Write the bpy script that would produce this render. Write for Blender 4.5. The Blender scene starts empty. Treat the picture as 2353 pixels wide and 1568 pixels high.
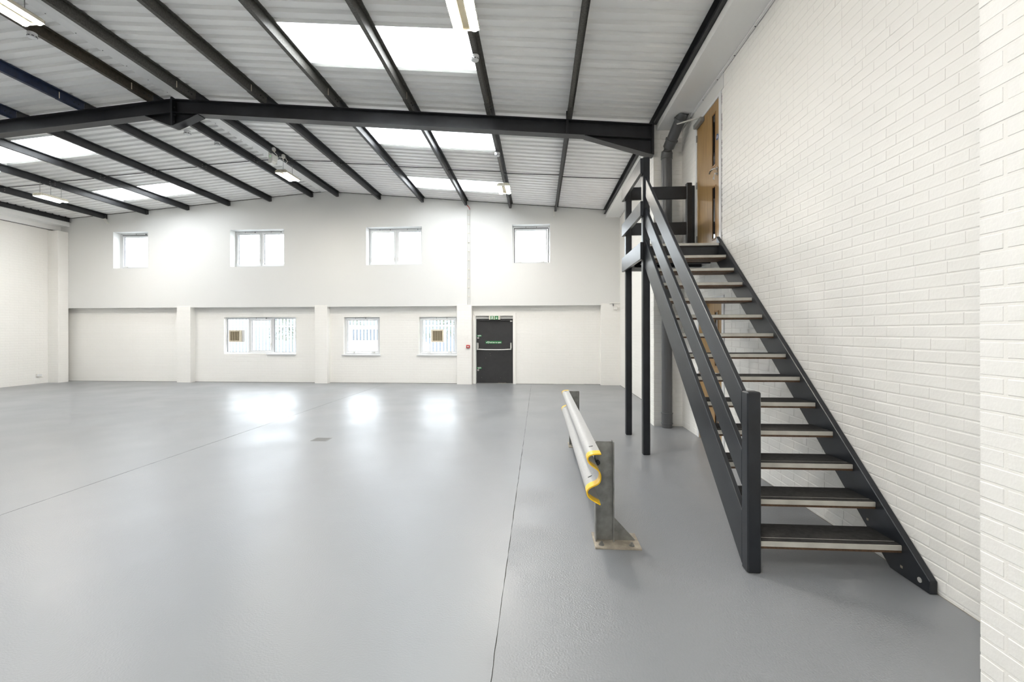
import bpy, bmesh, math, random
from mathutils import Vector, Matrix
random.seed(7)
sc = bpy.context.scene
COL = sc.collection

# ------------------------------------------------------------------ camera
IW, IH = 2353.0, 1568.0
F, YAW, ROLL, CX, CY, CAMH = 1041.43, -0.07134, 0.0016, 1162.96, 762.62, 1.565
cam = bpy.data.cameras.new('camera'); cam.sensor_fit = 'HORIZONTAL'; cam.sensor_width = 36.0
cam.lens = F * 36.0 / IW
cam.shift_x = (IW / 2 - CX) / IW
cam.shift_y = (CY - IH / 2) / IW
cam.clip_start = 0.05; cam.clip_end = 300
camo = bpy.data.objects.new('camera', cam); COL.objects.link(camo)
camo.matrix_world = (Matrix.Translation((0, 0, CAMH)) @ Matrix.Rotation(-YAW, 4, 'Z')
                     @ Matrix.Rotation(math.pi / 2, 4, 'X') @ Matrix.Rotation(-ROLL, 4, 'Z'))
sc.camera = camo

# ------------------------------------------------------------------ world (bright overcast sky) and exposure
SKY = 12.5
w = bpy.data.worlds.new('overcast_sky'); sc.world = w; w.use_nodes = True
bg = w.node_tree.nodes['Background']
bg.inputs[0].default_value = (0.92, 0.96, 1.0, 1); bg.inputs[1].default_value = SKY
vs = sc.view_settings
sc.display_settings.display_device = 'sRGB'
vs.view_transform = 'Standard'; vs.look = 'None'; vs.gamma = 1.0; vs.use_curve_mapping = False
vs.exposure = 0.40
cy = sc.cycles
cy.max_bounces = 5; cy.diffuse_bounces = 4; cy.glossy_bounces = 2; cy.transmission_bounces = 6
cy.transparent_max_bounces = 12; cy.caustics_reflective = False; cy.caustics_refractive = False
cy.sample_clamp_indirect = 8.0; cy.use_denoising = True
cy.blur_glossy = 0.5; cy.use_light_tree = False
cy.use_adaptive_sampling = True; cy.adaptive_threshold = 0.14; cy.adaptive_min_samples = 16

def portal(loc, rot, sx, sy):
    l = bpy.data.lights.new('daylight_portal', 'AREA'); l.shape = 'RECTANGLE'; l.size = sx; l.size_y = sy
    l.cycles.is_portal = True
    o = bpy.data.objects.new('daylight_portal', l); COL.objects.link(o); o.location = loc; o.rotation_euler = rot

# ------------------------------------------------------------------ dimensions (metres)
XR = 2.362           # right wall face
XL = -15.25          # left wall face
YB = -3.9            # back wall
YU = 13.38           # far wall, upper boarded face
YLB = 13.565         # far wall, lower brick face
YOUT = 13.82         # outside face of far wall
ZLEDGE = 2.335
XRIDGE, ZRIDGE, SR, SL = -6.458, 5.85, 0.0875, 0.079
def zl(x): return ZRIDGE - (SR * (x - XRIDGE) if x > XRIDGE else SL * (XRIDGE - x))
RY0, RY1 = 7.56, 7.735   # rafter flange
SKY_X = {'R': (-3.40, -0.86), 'L': (-12.13, -9.83)}
SHEET = 0.975
SHEET0 = 5.64 - 10 * SHEET

# ------------------------------------------------------------------ materials
def mat(name, col, rough=0.5, metal=0.0, spec=0.5, noise=None, bump=None, coat=0.0):
    """noise=(scale, amount) colour mottling; bump=(scale, strength, distance)"""
    m = bpy.data.materials.new(name); m.use_nodes = True
    nt = m.node_tree; b = nt.nodes['Principled BSDF']
    b.inputs['Base Color'].default_value = (*col, 1); b.inputs['Roughness'].default_value = rough
    b.inputs['Metallic'].default_value = metal; b.inputs['Specular IOR Level'].default_value = spec
    if coat: b.inputs['Coat Weight'].default_value = coat
    tc = None
    if noise or bump:
        tc = nt.nodes.new('ShaderNodeTexCoord')
    if noise:
        n = nt.nodes.new('ShaderNodeTexNoise'); n.inputs['Scale'].default_value = noise[0]; n.inputs['Detail'].default_value = 5
        nt.links.new(tc.outputs['Object'], n.inputs['Vector'])
        mx = nt.nodes.new('ShaderNodeMix'); mx.data_type = 'RGBA'
        a = noise[1]
        mx.inputs[6].default_value = (*[c * (1 - a) for c in col], 1); mx.inputs[7].default_value = (*[min(1, c * (1 + a)) for c in col], 1)
        rmp = nt.nodes.new('ShaderNodeMapRange'); rmp.inputs[1].default_value = .3; rmp.inputs[2].default_value = .7
        nt.links.new(n.outputs['Fac'], rmp.inputs[0]); nt.links.new(rmp.outputs[0], mx.inputs[0])
        nt.links.new(mx.outputs[2], b.inputs['Base Color'])
    if bump:
        n = nt.nodes.new('ShaderNodeTexNoise'); n.inputs['Scale'].default_value = bump[0]; n.inputs['Detail'].default_value = 3
        nt.links.new(tc.outputs['Object'], n.inputs['Vector'])
        bp = nt.nodes.new('ShaderNodeBump'); bp.inputs['Strength'].default_value = bump[1]; bp.inputs['Distance'].default_value = bump[2]
        nt.links.new(n.outputs['Fac'], bp.inputs['Height']); nt.links.new(bp.outputs[0], b.inputs['Normal'])
    return m

def emis(name, col, s):
    m = bpy.data.materials.new(name); m.use_nodes = True; nt = m.node_tree; nt.nodes.clear()
    o = nt.nodes.new('ShaderNodeOutputMaterial'); e = nt.nodes.new('ShaderNodeEmission')
    e.inputs[0].default_value = (*col, 1); e.inputs[1].default_value = s; nt.links.new(e.outputs[0], o.inputs[0]); return m

def brickwall_mat(name, axis, col, zoff=0.023):
    """painted brick, seen from too far to pick the bricks apart: courses as fine relief"""
    m = mat(name, col, .55, bump=None); nt = m.node_tree; b = nt.nodes['Principled BSDF']
    tc = nt.nodes.new('ShaderNodeTexCoord'); sp = nt.nodes.new('ShaderNodeSeparateXYZ'); nt.links.new(tc.outputs['Object'], sp.inputs[0])
    cb = nt.nodes.new('ShaderNodeCombineXYZ')
    nt.links.new(sp.outputs[{'X': 0, 'Y': 1}[axis]], cb.inputs[0])
    ad = nt.nodes.new('ShaderNodeMath'); ad.operation = 'SUBTRACT'; ad.inputs[1].default_value = zoff
    nt.links.new(sp.outputs[2], ad.inputs[0]); nt.links.new(ad.outputs[0], cb.inputs[1])
    br = nt.nodes.new('ShaderNodeTexBrick'); br.inputs['Scale'].default_value = 1.0
    br.inputs['Mortar Size'].default_value = .0065; br.inputs['Mortar Smooth'].default_value = .4
    br.inputs['Brick Width'].default_value = .225; br.inputs['Row Height'].default_value = .075
    br.inputs['Color1'].default_value = (1, 1, 1, 1); br.inputs['Color2'].default_value = (.9, .9, .9, 1); br.inputs['Mortar'].default_value = (0, 0, 0, 1)
    nt.links.new(cb.outputs[0], br.inputs['Vector'])
    n = nt.nodes.new('ShaderNodeTexNoise'); n.inputs['Scale'].default_value = 9; n.inputs['Detail'].default_value = 6
    nt.links.new(tc.outputs['Object'], n.inputs['Vector'])
    mu = nt.nodes.new('ShaderNodeMath'); mu.operation = 'MULTIPLY_ADD'; mu.inputs[1].default_value = .5
    nt.links.new(n.outputs['Fac'], mu.inputs[0]); nt.links.new(br.outputs['Color'], mu.inputs[2])
    bp = nt.nodes.new('ShaderNodeBump'); bp.inputs['Strength'].default_value = .7; bp.inputs['Distance'].default_value = .0028
    nt.links.new(mu.outputs[0], bp.inputs['Height']); nt.links.new(bp.outputs[0], b.inputs['Normal'])
    return m

CREAM = (.89, .878, .845)
M = {}
M['plaster'] = mat('white_plasterboard', (.76, .76, .745), .6, bump=(3, .1, .002))
M['brickpaint'] = mat('cream_painted_brick', CREAM, .5, bump=(55, .35, .003))
M['mortar'] = mat('cream_painted_mortar', (.88, .865, .825), .6, bump=(120, .4, .002))
M['brickX'] = brickwall_mat('cream_brick_courses_far', 'X', CREAM)
M['brickY'] = brickwall_mat('cream_brick_courses_side', 'Y', CREAM)
M['black'] = mat('black_satin_paint', (.014, .0165, .021), .33, noise=(6, .25), bump=(30, .05, .002))
M['steelblack'] = mat('black_steel_paint', (.022, .023, .026), .45, noise=(8, .2))
M['rafterpaint'] = mat('black_rafter_paint', (.020, .021, .025), .42, noise=(5, .2))
M['galvdark'] = mat('dark_weathered_galvanising', (.085, .082, .073), .5, metal=.35, noise=(40, .35))
M['brownsteel'] = mat('brown_weathered_steel', (.060, .050, .035), .5, metal=.3, noise=(25, .3))
M['navy'] = mat('navy_blue_steel_paint', (.013, .022, .055), .45, noise=(12, .35))
M['liner'] = mat('white_coated_roof_sheet', (.92, .92, .905), .38)
M['flash'] = mat('white_flashing', (.88, .88, .87), .4)
M['upvc'] = mat('white_upvc', (.78, .79, .80), .3)
M['gasket'] = mat('dark_gasket', (.03, .033, .04), .6)
M['white'] = mat('white_plastic', (.82, .81, .77), .35)
M['conduitpvc'] = mat('grey_white_conduit', (.66, .66, .64), .4)
M['offwhite'] = mat('cream_plastic', (.70, .67, .58), .4)
M['beige'] = mat('beige_plastic', (.70, .63, .50), .45)
M['grille'] = mat('brown_beige_grille', (.34, .28, .18), .5)
M['slat'] = mat('brown_beige_slat', (.46, .39, .27), .5)
M['farwall'] = mat('pale_blue_grey_cladding', (.115, .128, .147), .6)
M['alu'] = mat('brushed_aluminium', (.66, .65, .62), .42, metal=.55, noise=(14, .08))
M['nosing'] = mat('dull_aluminium_nosing', (.62, .60, .55), .5, metal=.25, noise=(10, .1))
M['chrome'] = mat('polished_steel', (.72, .71, .69), .18, metal=1)
M['treadtop'] = mat('black_anti_slip', (.022, .021, .020), .75, noise=(30, .5), bump=(220, .6, .002))
M['ply'] = mat('brown_plywood_edge', (.10, .055, .028), .6, noise=(60, .4))
M['galv'] = mat('spangled_galvanised_steel', (.27, .272, .26), .42, metal=.5, noise=(16, .22))
M['galvlight'] = mat('matt_grey_galvanised_rail', (.42, .42, .415), .45, metal=.2, noise=(40, .05))
M['plate'] = mat('dusty_steel_plate', (.36, .32, .26), .65, metal=.15, noise=(18, .25))
M['yellow'] = mat('yellow_paint', (.80, .50, .015), .32, noise=(12, .18))
M['pipe'] = mat('grey_pvc_pipe', (.085, .088, .092), .33)
M['green'] = mat('green_sign_print', (.015, .21, .055), .4)
M['signwhite'] = mat('white_sign_print', (.85, .86, .84), .4)
M['blue'] = mat('blue_sign_print', (.012, .09, .26), .4)
M['red'] = mat('red_plastic', (.45, .012, .012), .35)
M['darkdoor'] = mat('charcoal_door_paint', (.026, .026, .027), .5, noise=(7, .12))
M['darkglass'] = mat('dark_wired_glass', (.006, .006, .007), .08)
M['blacksteel2'] = mat('black_rod', (.012, .012, .013), .5)
M['lampbody'] = mat('ivory_lamp_housing', (.68, .64, .52), .4)
M['tube'] = emis('lit_fluorescent_tube', (1.0, .93, .83), 225.0)
M['led'] = emis('green_indicator', (.2, 1, .25), 2.0)
M['dirt'] = mat('dark_joint_filler', (.055, .055, .05), .9)
M['drain'] = mat('grey_drain_iron', (.28, .28, .27), .5, metal=.3)
M['ground'] = mat('pale_yard_concrete', (.25, .25, .245), .8, noise=(1.5, .15))
M['fence'] = mat('pale_galvanised_fence', (.42, .43, .44), .5)
M['leaf'] = mat('pale_green_foliage', (.085, .10, .062), .6, noise=(3, .3))
M['van'] = mat('white_vehicle_paint', (.8, .8, .8), .25)
M['vanglass'] = mat('blue_tinted_vehicle_glass', (.10, .115, .135), .4)
M['rubber'] = mat('black_rubber', (.02, .02, .02), .7)

# floor paint: gloss grey with orange-peel relief and patches of worn gloss
def floor_mat():
    m = mat('grey_floor_paint', (.315, .325, .33), .3, spec=.55); nt = m.node_tree; b = nt.nodes['Principled BSDF']
    L = nt.links.new
    tc = nt.nodes.new('ShaderNodeTexCoord')
    n1 = nt.nodes.new('ShaderNodeTexNoise'); n1.inputs['Scale'].default_value = .45; n1.inputs['Detail'].default_value = 3; L(tc.outputs['Object'], n1.inputs['Vector'])
    cr = nt.nodes.new('ShaderNodeValToRGB'); cr.color_ramp.elements[0].position = .3; cr.color_ramp.elements[1].position = .7
    cr.color_ramp.elements[0].color = (.222, .232, .245, 1); cr.color_ramp.elements[1].color = (.247, .256, .267, 1)
    L(n1.outputs['Fac'], cr.inputs[0])
    # small scuffs
    n3 = nt.nodes.new('ShaderNodeTexNoise'); n3.inputs['Scale'].default_value = 5.5; n3.inputs['Detail'].default_value = 8; n3.inputs['Roughness'].default_value = .7
    mp = nt.nodes.new('ShaderNodeMapping'); mp.inputs['Scale'].default_value = (1, .45, 1); L(tc.outputs['Object'], mp.inputs[0]); L(mp.outputs[0], n3.inputs['Vector'])
    sr = nt.nodes.new('ShaderNodeMapRange'); sr.inputs[1].default_value = .70; sr.inputs[2].default_value = .82; sr.inputs[3].default_value = 0; sr.inputs[4].default_value = .3
    L(n3.outputs['Fac'], sr.inputs[0])
    mx = nt.nodes.new('ShaderNodeMix'); mx.data_type = 'RGBA'; mx.inputs[7].default_value = (.40, .39, .36, 1)
    L(sr.outputs[0], mx.inputs[0]); L(cr.outputs[0], mx.inputs[6]); L(mx.outputs[2], b.inputs['Base Color'])
    # gloss variation
    n2 = nt.nodes.new('ShaderNodeTexNoise'); n2.inputs['Scale'].default_value = .9; n2.inputs['Detail'].default_value = 2; L(tc.outputs['Object'], n2.inputs['Vector'])
    rr = nt.nodes.new('ShaderNodeMapRange'); rr.interpolation_type = 'SMOOTHSTEP'; rr.inputs[1].default_value = .3; rr.inputs[2].default_value = .7; rr.inputs[3].default_value = .30; rr.inputs[4].default_value = .385
    L(n2.outputs['Fac'], rr.inputs[0]); L(rr.outputs[0], b.inputs['Roughness'])
    # relief: fine stipple (coarser right of the joint) and slow undulation
    f1 = nt.nodes.new('ShaderNodeTexNoise'); f1.inputs['Scale'].default_value = 95; f1.inputs['Detail'].default_value = 2; L(tc.outputs['Object'], f1.inputs['Vector'])
    f2 = nt.nodes.new('ShaderNodeTexNoise'); f2.inputs['Scale'].default_value = 7; f2.inputs['Detail'].default_value = 3; L(tc.outputs['Object'], f2.inputs['Vector'])
    b1 = nt.nodes.new('ShaderNodeBump'); b1.inputs['Strength'].default_value = 1.0; b1.inputs['Distance'].default_value = .0035
    b2 = nt.nodes.new('ShaderNodeBump'); b2.inputs['Strength'].default_value = .12; b2.inputs['Distance'].default_value = .006
    sx = nt.nodes.new('ShaderNodeSeparateXYZ'); L(tc.outputs['Object'], sx.inputs[0])
    gt = nt.nodes.new('ShaderNodeMapRange'); gt.inputs[1].default_value = -.22; gt.inputs[2].default_value = -.21; gt.inputs[3].default_value = .45; gt.inputs[4].default_value = 1.0; L(sx.outputs[0], gt.inputs[0])
    pn = nt.nodes.new('ShaderNodeTexNoise'); pn.inputs['Scale'].default_value = 1.1; pn.inputs['Detail'].default_value = 2; L(tc.outputs['Object'], pn.inputs['Vector'])
    pr = nt.nodes.new('ShaderNodeMapRange'); pr.interpolation_type = 'SMOOTHSTEP'; pr.inputs[1].default_value = .38; pr.inputs[2].default_value = .58; pr.inputs[3].default_value = .25; pr.inputs[4].default_value = 1.0; L(pn.outputs['Fac'], pr.inputs[0])
    mm = nt.nodes.new('ShaderNodeMath'); mm.operation = 'MULTIPLY'; L(gt.outputs[0], mm.inputs[0]); L(pr.outputs[0], mm.inputs[1])
    fc = nt.nodes.new('ShaderNodeMath'); fc.operation = 'SUBTRACT'; fc.inputs[1].default_value = .5; L(f1.outputs['Fac'], fc.inputs[0])
    m3 = nt.nodes.new('ShaderNodeMath'); m3.operation = 'MULTIPLY'; L(mm.outputs[0], m3.inputs[0]); L(fc.outputs[0], m3.inputs[1])
    L(f2.outputs['Fac'], b2.inputs['Height']); L(m3.outputs[0], b1.inputs['Height']); L(b2.outputs[0], b1.inputs['Normal']); L(b1.outputs[0], b.inputs['Normal'])
    return m
M['floor'] = floor_mat()

def oak_mat():
    m = mat('oak_veneer', (.36, .22, .085), .32); nt = m.node_tree; b = nt.nodes['Principled BSDF']; L = nt.links.new
    tc = nt.nodes.new('ShaderNodeTexCoord'); mp = nt.nodes.new('ShaderNodeMapping'); mp.inputs['Scale'].default_value = (8, 34, 1.6)
    n = nt.nodes.new('ShaderNodeTexNoise'); n.inputs['Scale'].default_value = 1.5; n.inputs['Detail'].default_value = 6
    L(tc.outputs['Object'], mp.inputs[0]); L(mp.outputs[0], n.inputs['Vector'])
    cr = nt.nodes.new('ShaderNodeValToRGB'); cr.color_ramp.elements[0].position = .3; cr.color_ramp.elements[1].position = .7
    cr.color_ramp.elements[0].color = (.28, .165, .06, 1); cr.color_ramp.elements[1].color = (.42, .27, .11, 1)
    L(n.outputs['Fac'], cr.inputs[0]); L(cr.outputs[0], b.inputs['Base Color']); return m
M['oak'] = oak_mat()
M['oakdark'] = mat('oak_bead', (.30, .16, .055), .4)

def clear_mat(name, tint, gloss=.06, haze=0.0):
    m = bpy.data.materials.new(name); m.use_nodes = True; nt = m.node_tree; nt.nodes.clear(); L = nt.links.new
    o = nt.nodes.new('ShaderNodeOutputMaterial'); t = nt.nodes.new('ShaderNodeBsdfTransparent'); t.inputs[0].default_value = (*tint, 1)
    last = t
    if haze:
        tr = nt.nodes.new('ShaderNodeBsdfTranslucent'); tr.inputs[0].default_value = (*tint, 1)
        mx = nt.nodes.new('ShaderNodeMixShader'); mx.inputs[0].default_value = haze; L(t.outputs[0], mx.inputs[1]); L(tr.outputs[0], mx.inputs[2]); last = mx
    g = nt.nodes.new('ShaderNodeBsdfGlossy'); g.inputs['Roughness'].default_value = .05
    m2 = nt.nodes.new('ShaderNodeMixShader'); m2.inputs[0].default_value = gloss
    L(last.outputs[0], m2.inputs[1]); L(g.outputs[0], m2.inputs[2]); L(m2.outputs[0], o.inputs[0]); return m
M['glass'] = clear_mat('window_glass', (.84, .86, .87))
M['skylight'] = clear_mat('translucent_rooflight_sheet', (.80, .80, .79), .03, haze=.35)

# ------------------------------------------------------------------ helpers
LOC = {}
def newbm(): return bmesh.new()
def box(bm, x0, x1, y0, y1, z0, z1, bev=0.0):
    r = bmesh.ops.create_cube(bm, size=1.0)
    v = r['verts']
    for p in v:
        p.co = Vector((x0 + (p.co.x + .5) * (x1 - x0), y0 + (p.co.y + .5) * (y1 - y0), z0 + (p.co.z + .5) * (z1 - z0)))
    if bev:
        es = list({e for p in v for e in p.link_edges})
        bmesh.ops.bevel(bm, geom=es, offset=bev, segments=1, affect='EDGES', profile=.5)
def prism(bm, pts, axis, a0, a1):
    """pts: polygon in the two other axes (X: (y,z), Y: (x,z), Z: (x,y))"""
    def P(p, a):
        return {'X': (a, p[0], p[1]), 'Y': (p[0], a, p[1]), 'Z': (p[0], p[1], a)}[axis]
    A = [bm.verts.new(P(p, a0)) for p in pts]; B = [bm.verts.new(P(p, a1)) for p in pts]
    n = len(pts)
    fs = [bm.faces.new(A), bm.faces.new(B[::-1])]
    for i in range(n):
        fs.append(bm.faces.new([A[i], B[i], B[(i + 1) % n], A[(i + 1) % n]]))
    bmesh.ops.recalc_face_normals(bm, faces=fs)
def hexa(bm, A, B):
    """solid between two quads A and B (4 points each)"""
    a = [bm.verts.new(p) for p in A]; b = [bm.verts.new(p) for p in B]
    fs = [bm.faces.new(a), bm.faces.new(b[::-1])]
    for i in range(4): fs.append(bm.faces.new([a[i], b[i], b[(i + 1) % 4], a[(i + 1) % 4]]))
    bmesh.ops.recalc_face_normals(bm, faces=fs)
def tube(bm, path, r, seg=10):
    path = [Vector(p) for p in path]; rings = []
    rr = r if isinstance(r, (list, tuple)) else [r] * len(path)
    for i, p in enumerate(path):
        d = (path[min(i + 1, len(path) - 1)] - path[max(i - 1, 0)]).normalized()
        ref = Vector((0, 0, 1)) if abs(d.z) < .9 else Vector((1, 0, 0))
        u = d.cross(ref).normalized(); v = d.cross(u)
        rings.append([bm.verts.new(p + rr[i] * (math.cos(2 * math.pi * k / seg) * u + math.sin(2 * math.pi * k / seg) * v)) for k in range(seg)])
    fs = []
    for a, b in zip(rings, rings[1:]):
        for k in range(seg): fs.append(bm.faces.new([a[k], a[(k + 1) % seg], b[(k + 1) % seg], b[k]]))
    fs.append(bm.faces.new(rings[0])); fs.append(bm.faces.new(rings[-1][::-1]))
    bmesh.ops.recalc_face_normals(bm, faces=fs)
def obj(name, bm, m, parent=None, smooth=False):
    if parent is not None: bmesh.ops.translate(bm, verts=bm.verts, vec=-LOC[parent.name])
    me = bpy.data.meshes.new(name); bm.to_mesh(me); bm.free()
    me.materials.append(M[m] if isinstance(m, str) else m)
    if smooth:
        for p in me.polygons: p.use_smooth = True
        try: me.set_sharp_from_angle(angle=math.radians(40))
        except Exception: pass
    o = bpy.data.objects.new(name, me); COL.objects.link(o)
    LOC[o.name] = LOC[parent.name] if parent is not None else Vector((0, 0, 0))
    if parent is not None: o.parent = parent
    return o
def centre(o, loc):
    """give a top-level one-mesh thing an origin of its own"""
    loc = Vector(loc); o.data.transform(Matrix.Translation(-loc)); o.location = loc; LOC[o.name] = loc
    return o
def tag(o, label, cat, group=None, kind=None):
    o['label'] = label; o['category'] = cat
    if group: o['group'] = group
    if kind: o['kind'] = kind
    return o
def struct(o, label, cat): return tag(o, label, cat, kind='structure')
def thing(name, label, cat, loc=(0, 0, 0), group=None, kind=None):
    o = bpy.data.objects.new(name, None); COL.objects.link(o); o.location = loc; o.empty_display_size = .1
    LOC[o.name] = Vector(loc)
    return tag(o, label, cat, group, kind)
def boxo(name, dims, m, parent=None, bev=0.0):
    bm = newbm(); box(bm, *dims, bev); return obj(name, bm, m, parent)
def ring(bm, x0, x1, z0, z1, t, y0, y1):
    tl, tr, tb, tt = t if isinstance(t, (tuple, list)) else (t,) * 4
    box(bm, x0, x0 + tl, y0, y1, z0, z1); box(bm, x1 - tr, x1, y0, y1, z0, z1)
    box(bm, x0 + tl, x1 - tr, y0, y1, z0, z0 + tb); box(bm, x0 + tl, x1 - tr, y0, y1, z1 - tt, z1)
def holed(a0, a1, z0, z1, d0, d1, holes, axis):
    """wall slab spanning a (X or Y) and z, from depth d0 to d1, with rectangular holes (a0,a1,z0,z1)"""
    bm = newbm()
    A = sorted({a0, a1, *[h[0] for h in holes], *[h[1] for h in holes]}); Z = sorted({z0, z1, *[h[2] for h in holes], *[h[3] for h in holes]})
    A = [a for a in A if a0 <= a <= a1]; Z = [z for z in Z if z0 <= z <= z1]
    def P(a, z, d): return (a, d, z) if axis == 'X' else (d, a, z)
    def solid(i, j):
        if not (0 <= i < len(A) - 1 and 0 <= j < len(Z) - 1): return False
        am, zm = (A[i] + A[i + 1]) / 2, (Z[j] + Z[j + 1]) / 2
        return not any(h[0] < am < h[1] and h[2] < zm < h[3] for h in holes)
    def q(*p): bm.faces.new([bm.verts.new(x) for x in p])
    for i in range(len(A) - 1):
        for j in range(len(Z) - 1):
            if not solid(i, j): continue
            p, r, s, t = A[i], A[i + 1], Z[j], Z[j + 1]
            for d in (d0, d1): q(P(p, s, d), P(r, s, d), P(r, t, d), P(p, t, d))
            if not solid(i - 1, j): q(P(p, s, d0), P(p, t, d0), P(p, t, d1), P(p, s, d1))
            if not solid(i + 1, j): q(P(r, s, d0), P(r, t, d0), P(r, t, d1), P(r, s, d1))
            if not solid(i, j - 1): q(P(p, s, d0), P(r, s, d0), P(r, s, d1), P(p, s, d1))
            if not solid(i, j + 1): q(P(p, t, d0), P(r, t, d0), P(r, t, d1), P(p, t, d1))
    bmesh.ops.remove_doubles(bm, verts=bm.verts, dist=1e-5); bmesh.ops.recalc_face_normals(bm, faces=bm.faces)
    return bm
def text_mesh(body, size, m, parent, loc, axis='-Y', name='lettering', width=None):
    c = bpy.data.curves.new('t', 'FONT'); c.body = body; c.size = size; c.align_x = 'CENTER'; c.align_y = 'CENTER'; c.extrude = .0006; c.offset = size * .012
    t = bpy.data.objects.new('t', c); COL.objects.link(t); bpy.context.view_layer.update()
    me = bpy.data.meshes.new_from_object(t.evaluated_get(bpy.context.evaluated_depsgraph_get()))
    bpy.data.objects.remove(t); bpy.data.curves.remove(c)
    if width:
        xs = [v.co.x for v in me.vertices]; s = width / (max(xs) - min(xs)); me.transform(Matrix.Diagonal((s, 1, 1, 1)))
    me.transform(Matrix.Rotation(math.pi / 2, 4, 'X'))     # faces -Y
    if axis == '-X': me.transform(Matrix.Rotation(-math.pi / 2, 4, 'Z'))
    me.materials.clear(); me.materials.append(M[m]); me.name = name
    o = bpy.data.objects.new(name, me); COL.objects.link(o); o.parent = parent; o.location = Vector(loc) - LOC[parent.name]
    return o

# ================================================================== SETTING
# ---- floor: three painted slabs parted by open joints
fl = boxo('floor', (XL, XR + .2, YB, YOUT, -.12, -.006), 'dirt')
struct(fl, 'grey painted concrete floor of the empty unit with thin joints', 'floor')
JX = [XL, -4.60, -.215, XR + .2]
for a, b in zip(JX, JX[1:]):
    bm = newbm()
    gap = {-4.60: .0045, -.215: .0024}
    x0 = a + gap.get(a, 0); x1 = b - gap.get(b, 0)
    # ragged slab edges
    n = 220
    L0 = [(x0 + (random.uniform(-.0022, .0014) if a != XL else 0), YB + (YLB + .2 - YB) * i / n) for i in range(n + 1)]
    L1 = [(x1 + (random.uniform(-.0014, .0022) if b != JX[-1] else 0), YB + (YLB + .2 - YB) * i / n) for i in range(n + 1)]
    top0 = [bm.verts.new((*p, 0)) for p in L0]; top1 = [bm.verts.new((*p, 0)) for p in L1]
    bo0 = [bm.verts.new((*p, -.006)) for p in L0]; bo1 = [bm.verts.new((*p, -.006)) for p in L1]
    for i in range(n):
        bm.faces.new([top0[i], top1[i], top1[i + 1], top0[i + 1]])
        bm.faces.new([bo0[i], top0[i], top0[i + 1], bo0[i + 1]]); bm.faces.new([top1[i], bo1[i], bo1[i + 1], top1[i + 1]])
    bmesh.ops.recalc_face_normals(bm, faces=bm.faces)
    s = obj('slab', bm, 'floor', fl)

# ---- far wall: boarded upper part, brick lower part, pilasters
UW = [(-13.377, -12.216, 3.585, 4.73), (-9.513, -7.784, 3.585, 4.73), (-5.199, -3.489, 3.588, 4.735), (-.776, .343, 3.588, 4.735)]
LW = [(-9.848, -7.508, .888, 2.031), (-5.981, -4.848, .868, 2.02), (-3.624, -2.459, .868, 2.02)]
DOORO = (-1.891, -.757, 0, 2.044)
wu = obj('wall_far', holed(XL - .3, XR + .3, ZLEDGE, 6.15, YU, YOUT, UW, 'X'), 'plaster')
struct(wu, 'smooth white boarded upper part of the far gable wall with four windows', 'wall')
wlo = obj('wall_far_lower', holed(XL - .3, XR + .3, -.1, ZLEDGE, YLB, YOUT, LW + [DOORO], 'X'), 'brickX')
struct(wlo, 'cream painted brick lower part of the far wall with windows and fire door', 'wall')
bm = newbm(); ring(bm, .447, 1.336, 0, 1.99, .012, YLB - .004, YLB + .01)
obj('infill_joint', bm, 'mortar', wlo)
for i, (a, b, wd) in enumerate([(-11.254, -10.805, 'left of the three-light window'), (-6.809, -6.414, 'between the three-light window and the plain window'),
                               (-2.428, -1.979, 'beside the black fire door'), (1.817, XR + .1, 'in the right corner of the far wall')]):
    o = boxo('wall_far_pilaster', (a, b, YU - .015, YLB + .02, -.02, 2.378), 'brickX', bev=.006); struct(centre(o, ((a + b) / 2, YLB, 0)), 'cream brick pilaster ' + wd, 'pilaster')

boxo('base_gap', (XL, DOORO[0] - .08, YLB - .004, YLB, 0, .007), 'dirt', wlo); boxo('base_gap', (DOORO[1] + .08, XR, YLB - .004, YLB, 0, .007), 'dirt', wlo)
bm = newbm()
for x0, x1 in ((-14.8, XRIDGE), (XRIDGE, 1.93)):
    hexa(bm, [(x0, YU - .004, zl(x0) - .010), (x1, YU - .004, zl(x1) - .010), (x1, YU - .004, zl(x1) + .002), (x0, YU - .004, zl(x0) + .002)], [(x0, YU, zl(x0) - .010), (x1, YU, zl(x1) - .010), (x1, YU, zl(x1) + .002), (x0, YU, zl(x0) + .002)])
obj('roof_gap', bm, 'dirt', wu)
# ---- left and back walls
wl = boxo('wall_left', (XL - .3, XL, YB - .3, YOUT, -.1, 5.6), 'brickY'); struct(wl, 'cream painted brick side wall at the left', 'wall')
o = boxo('wall_left_pier', (XL, -14.9, 13.07, YU, -.02, 4.74), 'brickX', bev=.006); struct(centre(o, (-15.05, 13.2, 0)), 'cream brick pier in the far left corner', 'pier')
wb = boxo('wall_back', (XL - .3, XR + .3, YB - .3, YB, -.1, 6.2), 'brickX'); struct(wb, 'cream painted wall behind the viewer', 'wall')

d4 = thing('door_4', 'added grey roller shutter, out of view, darkening the wall behind the viewer', 'door', (-6.4, YB, 0), kind='structure')  # shutter added out of view so less light bounces off the back wall
for k in range(46): boxo('slat', (-10.4, -4.4, YB + .005 + .012 * (k % 2), YB + .03 + .012 * (k % 2), .01 + k * .1, .11 + k * .1), 'galv', d4)
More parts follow.
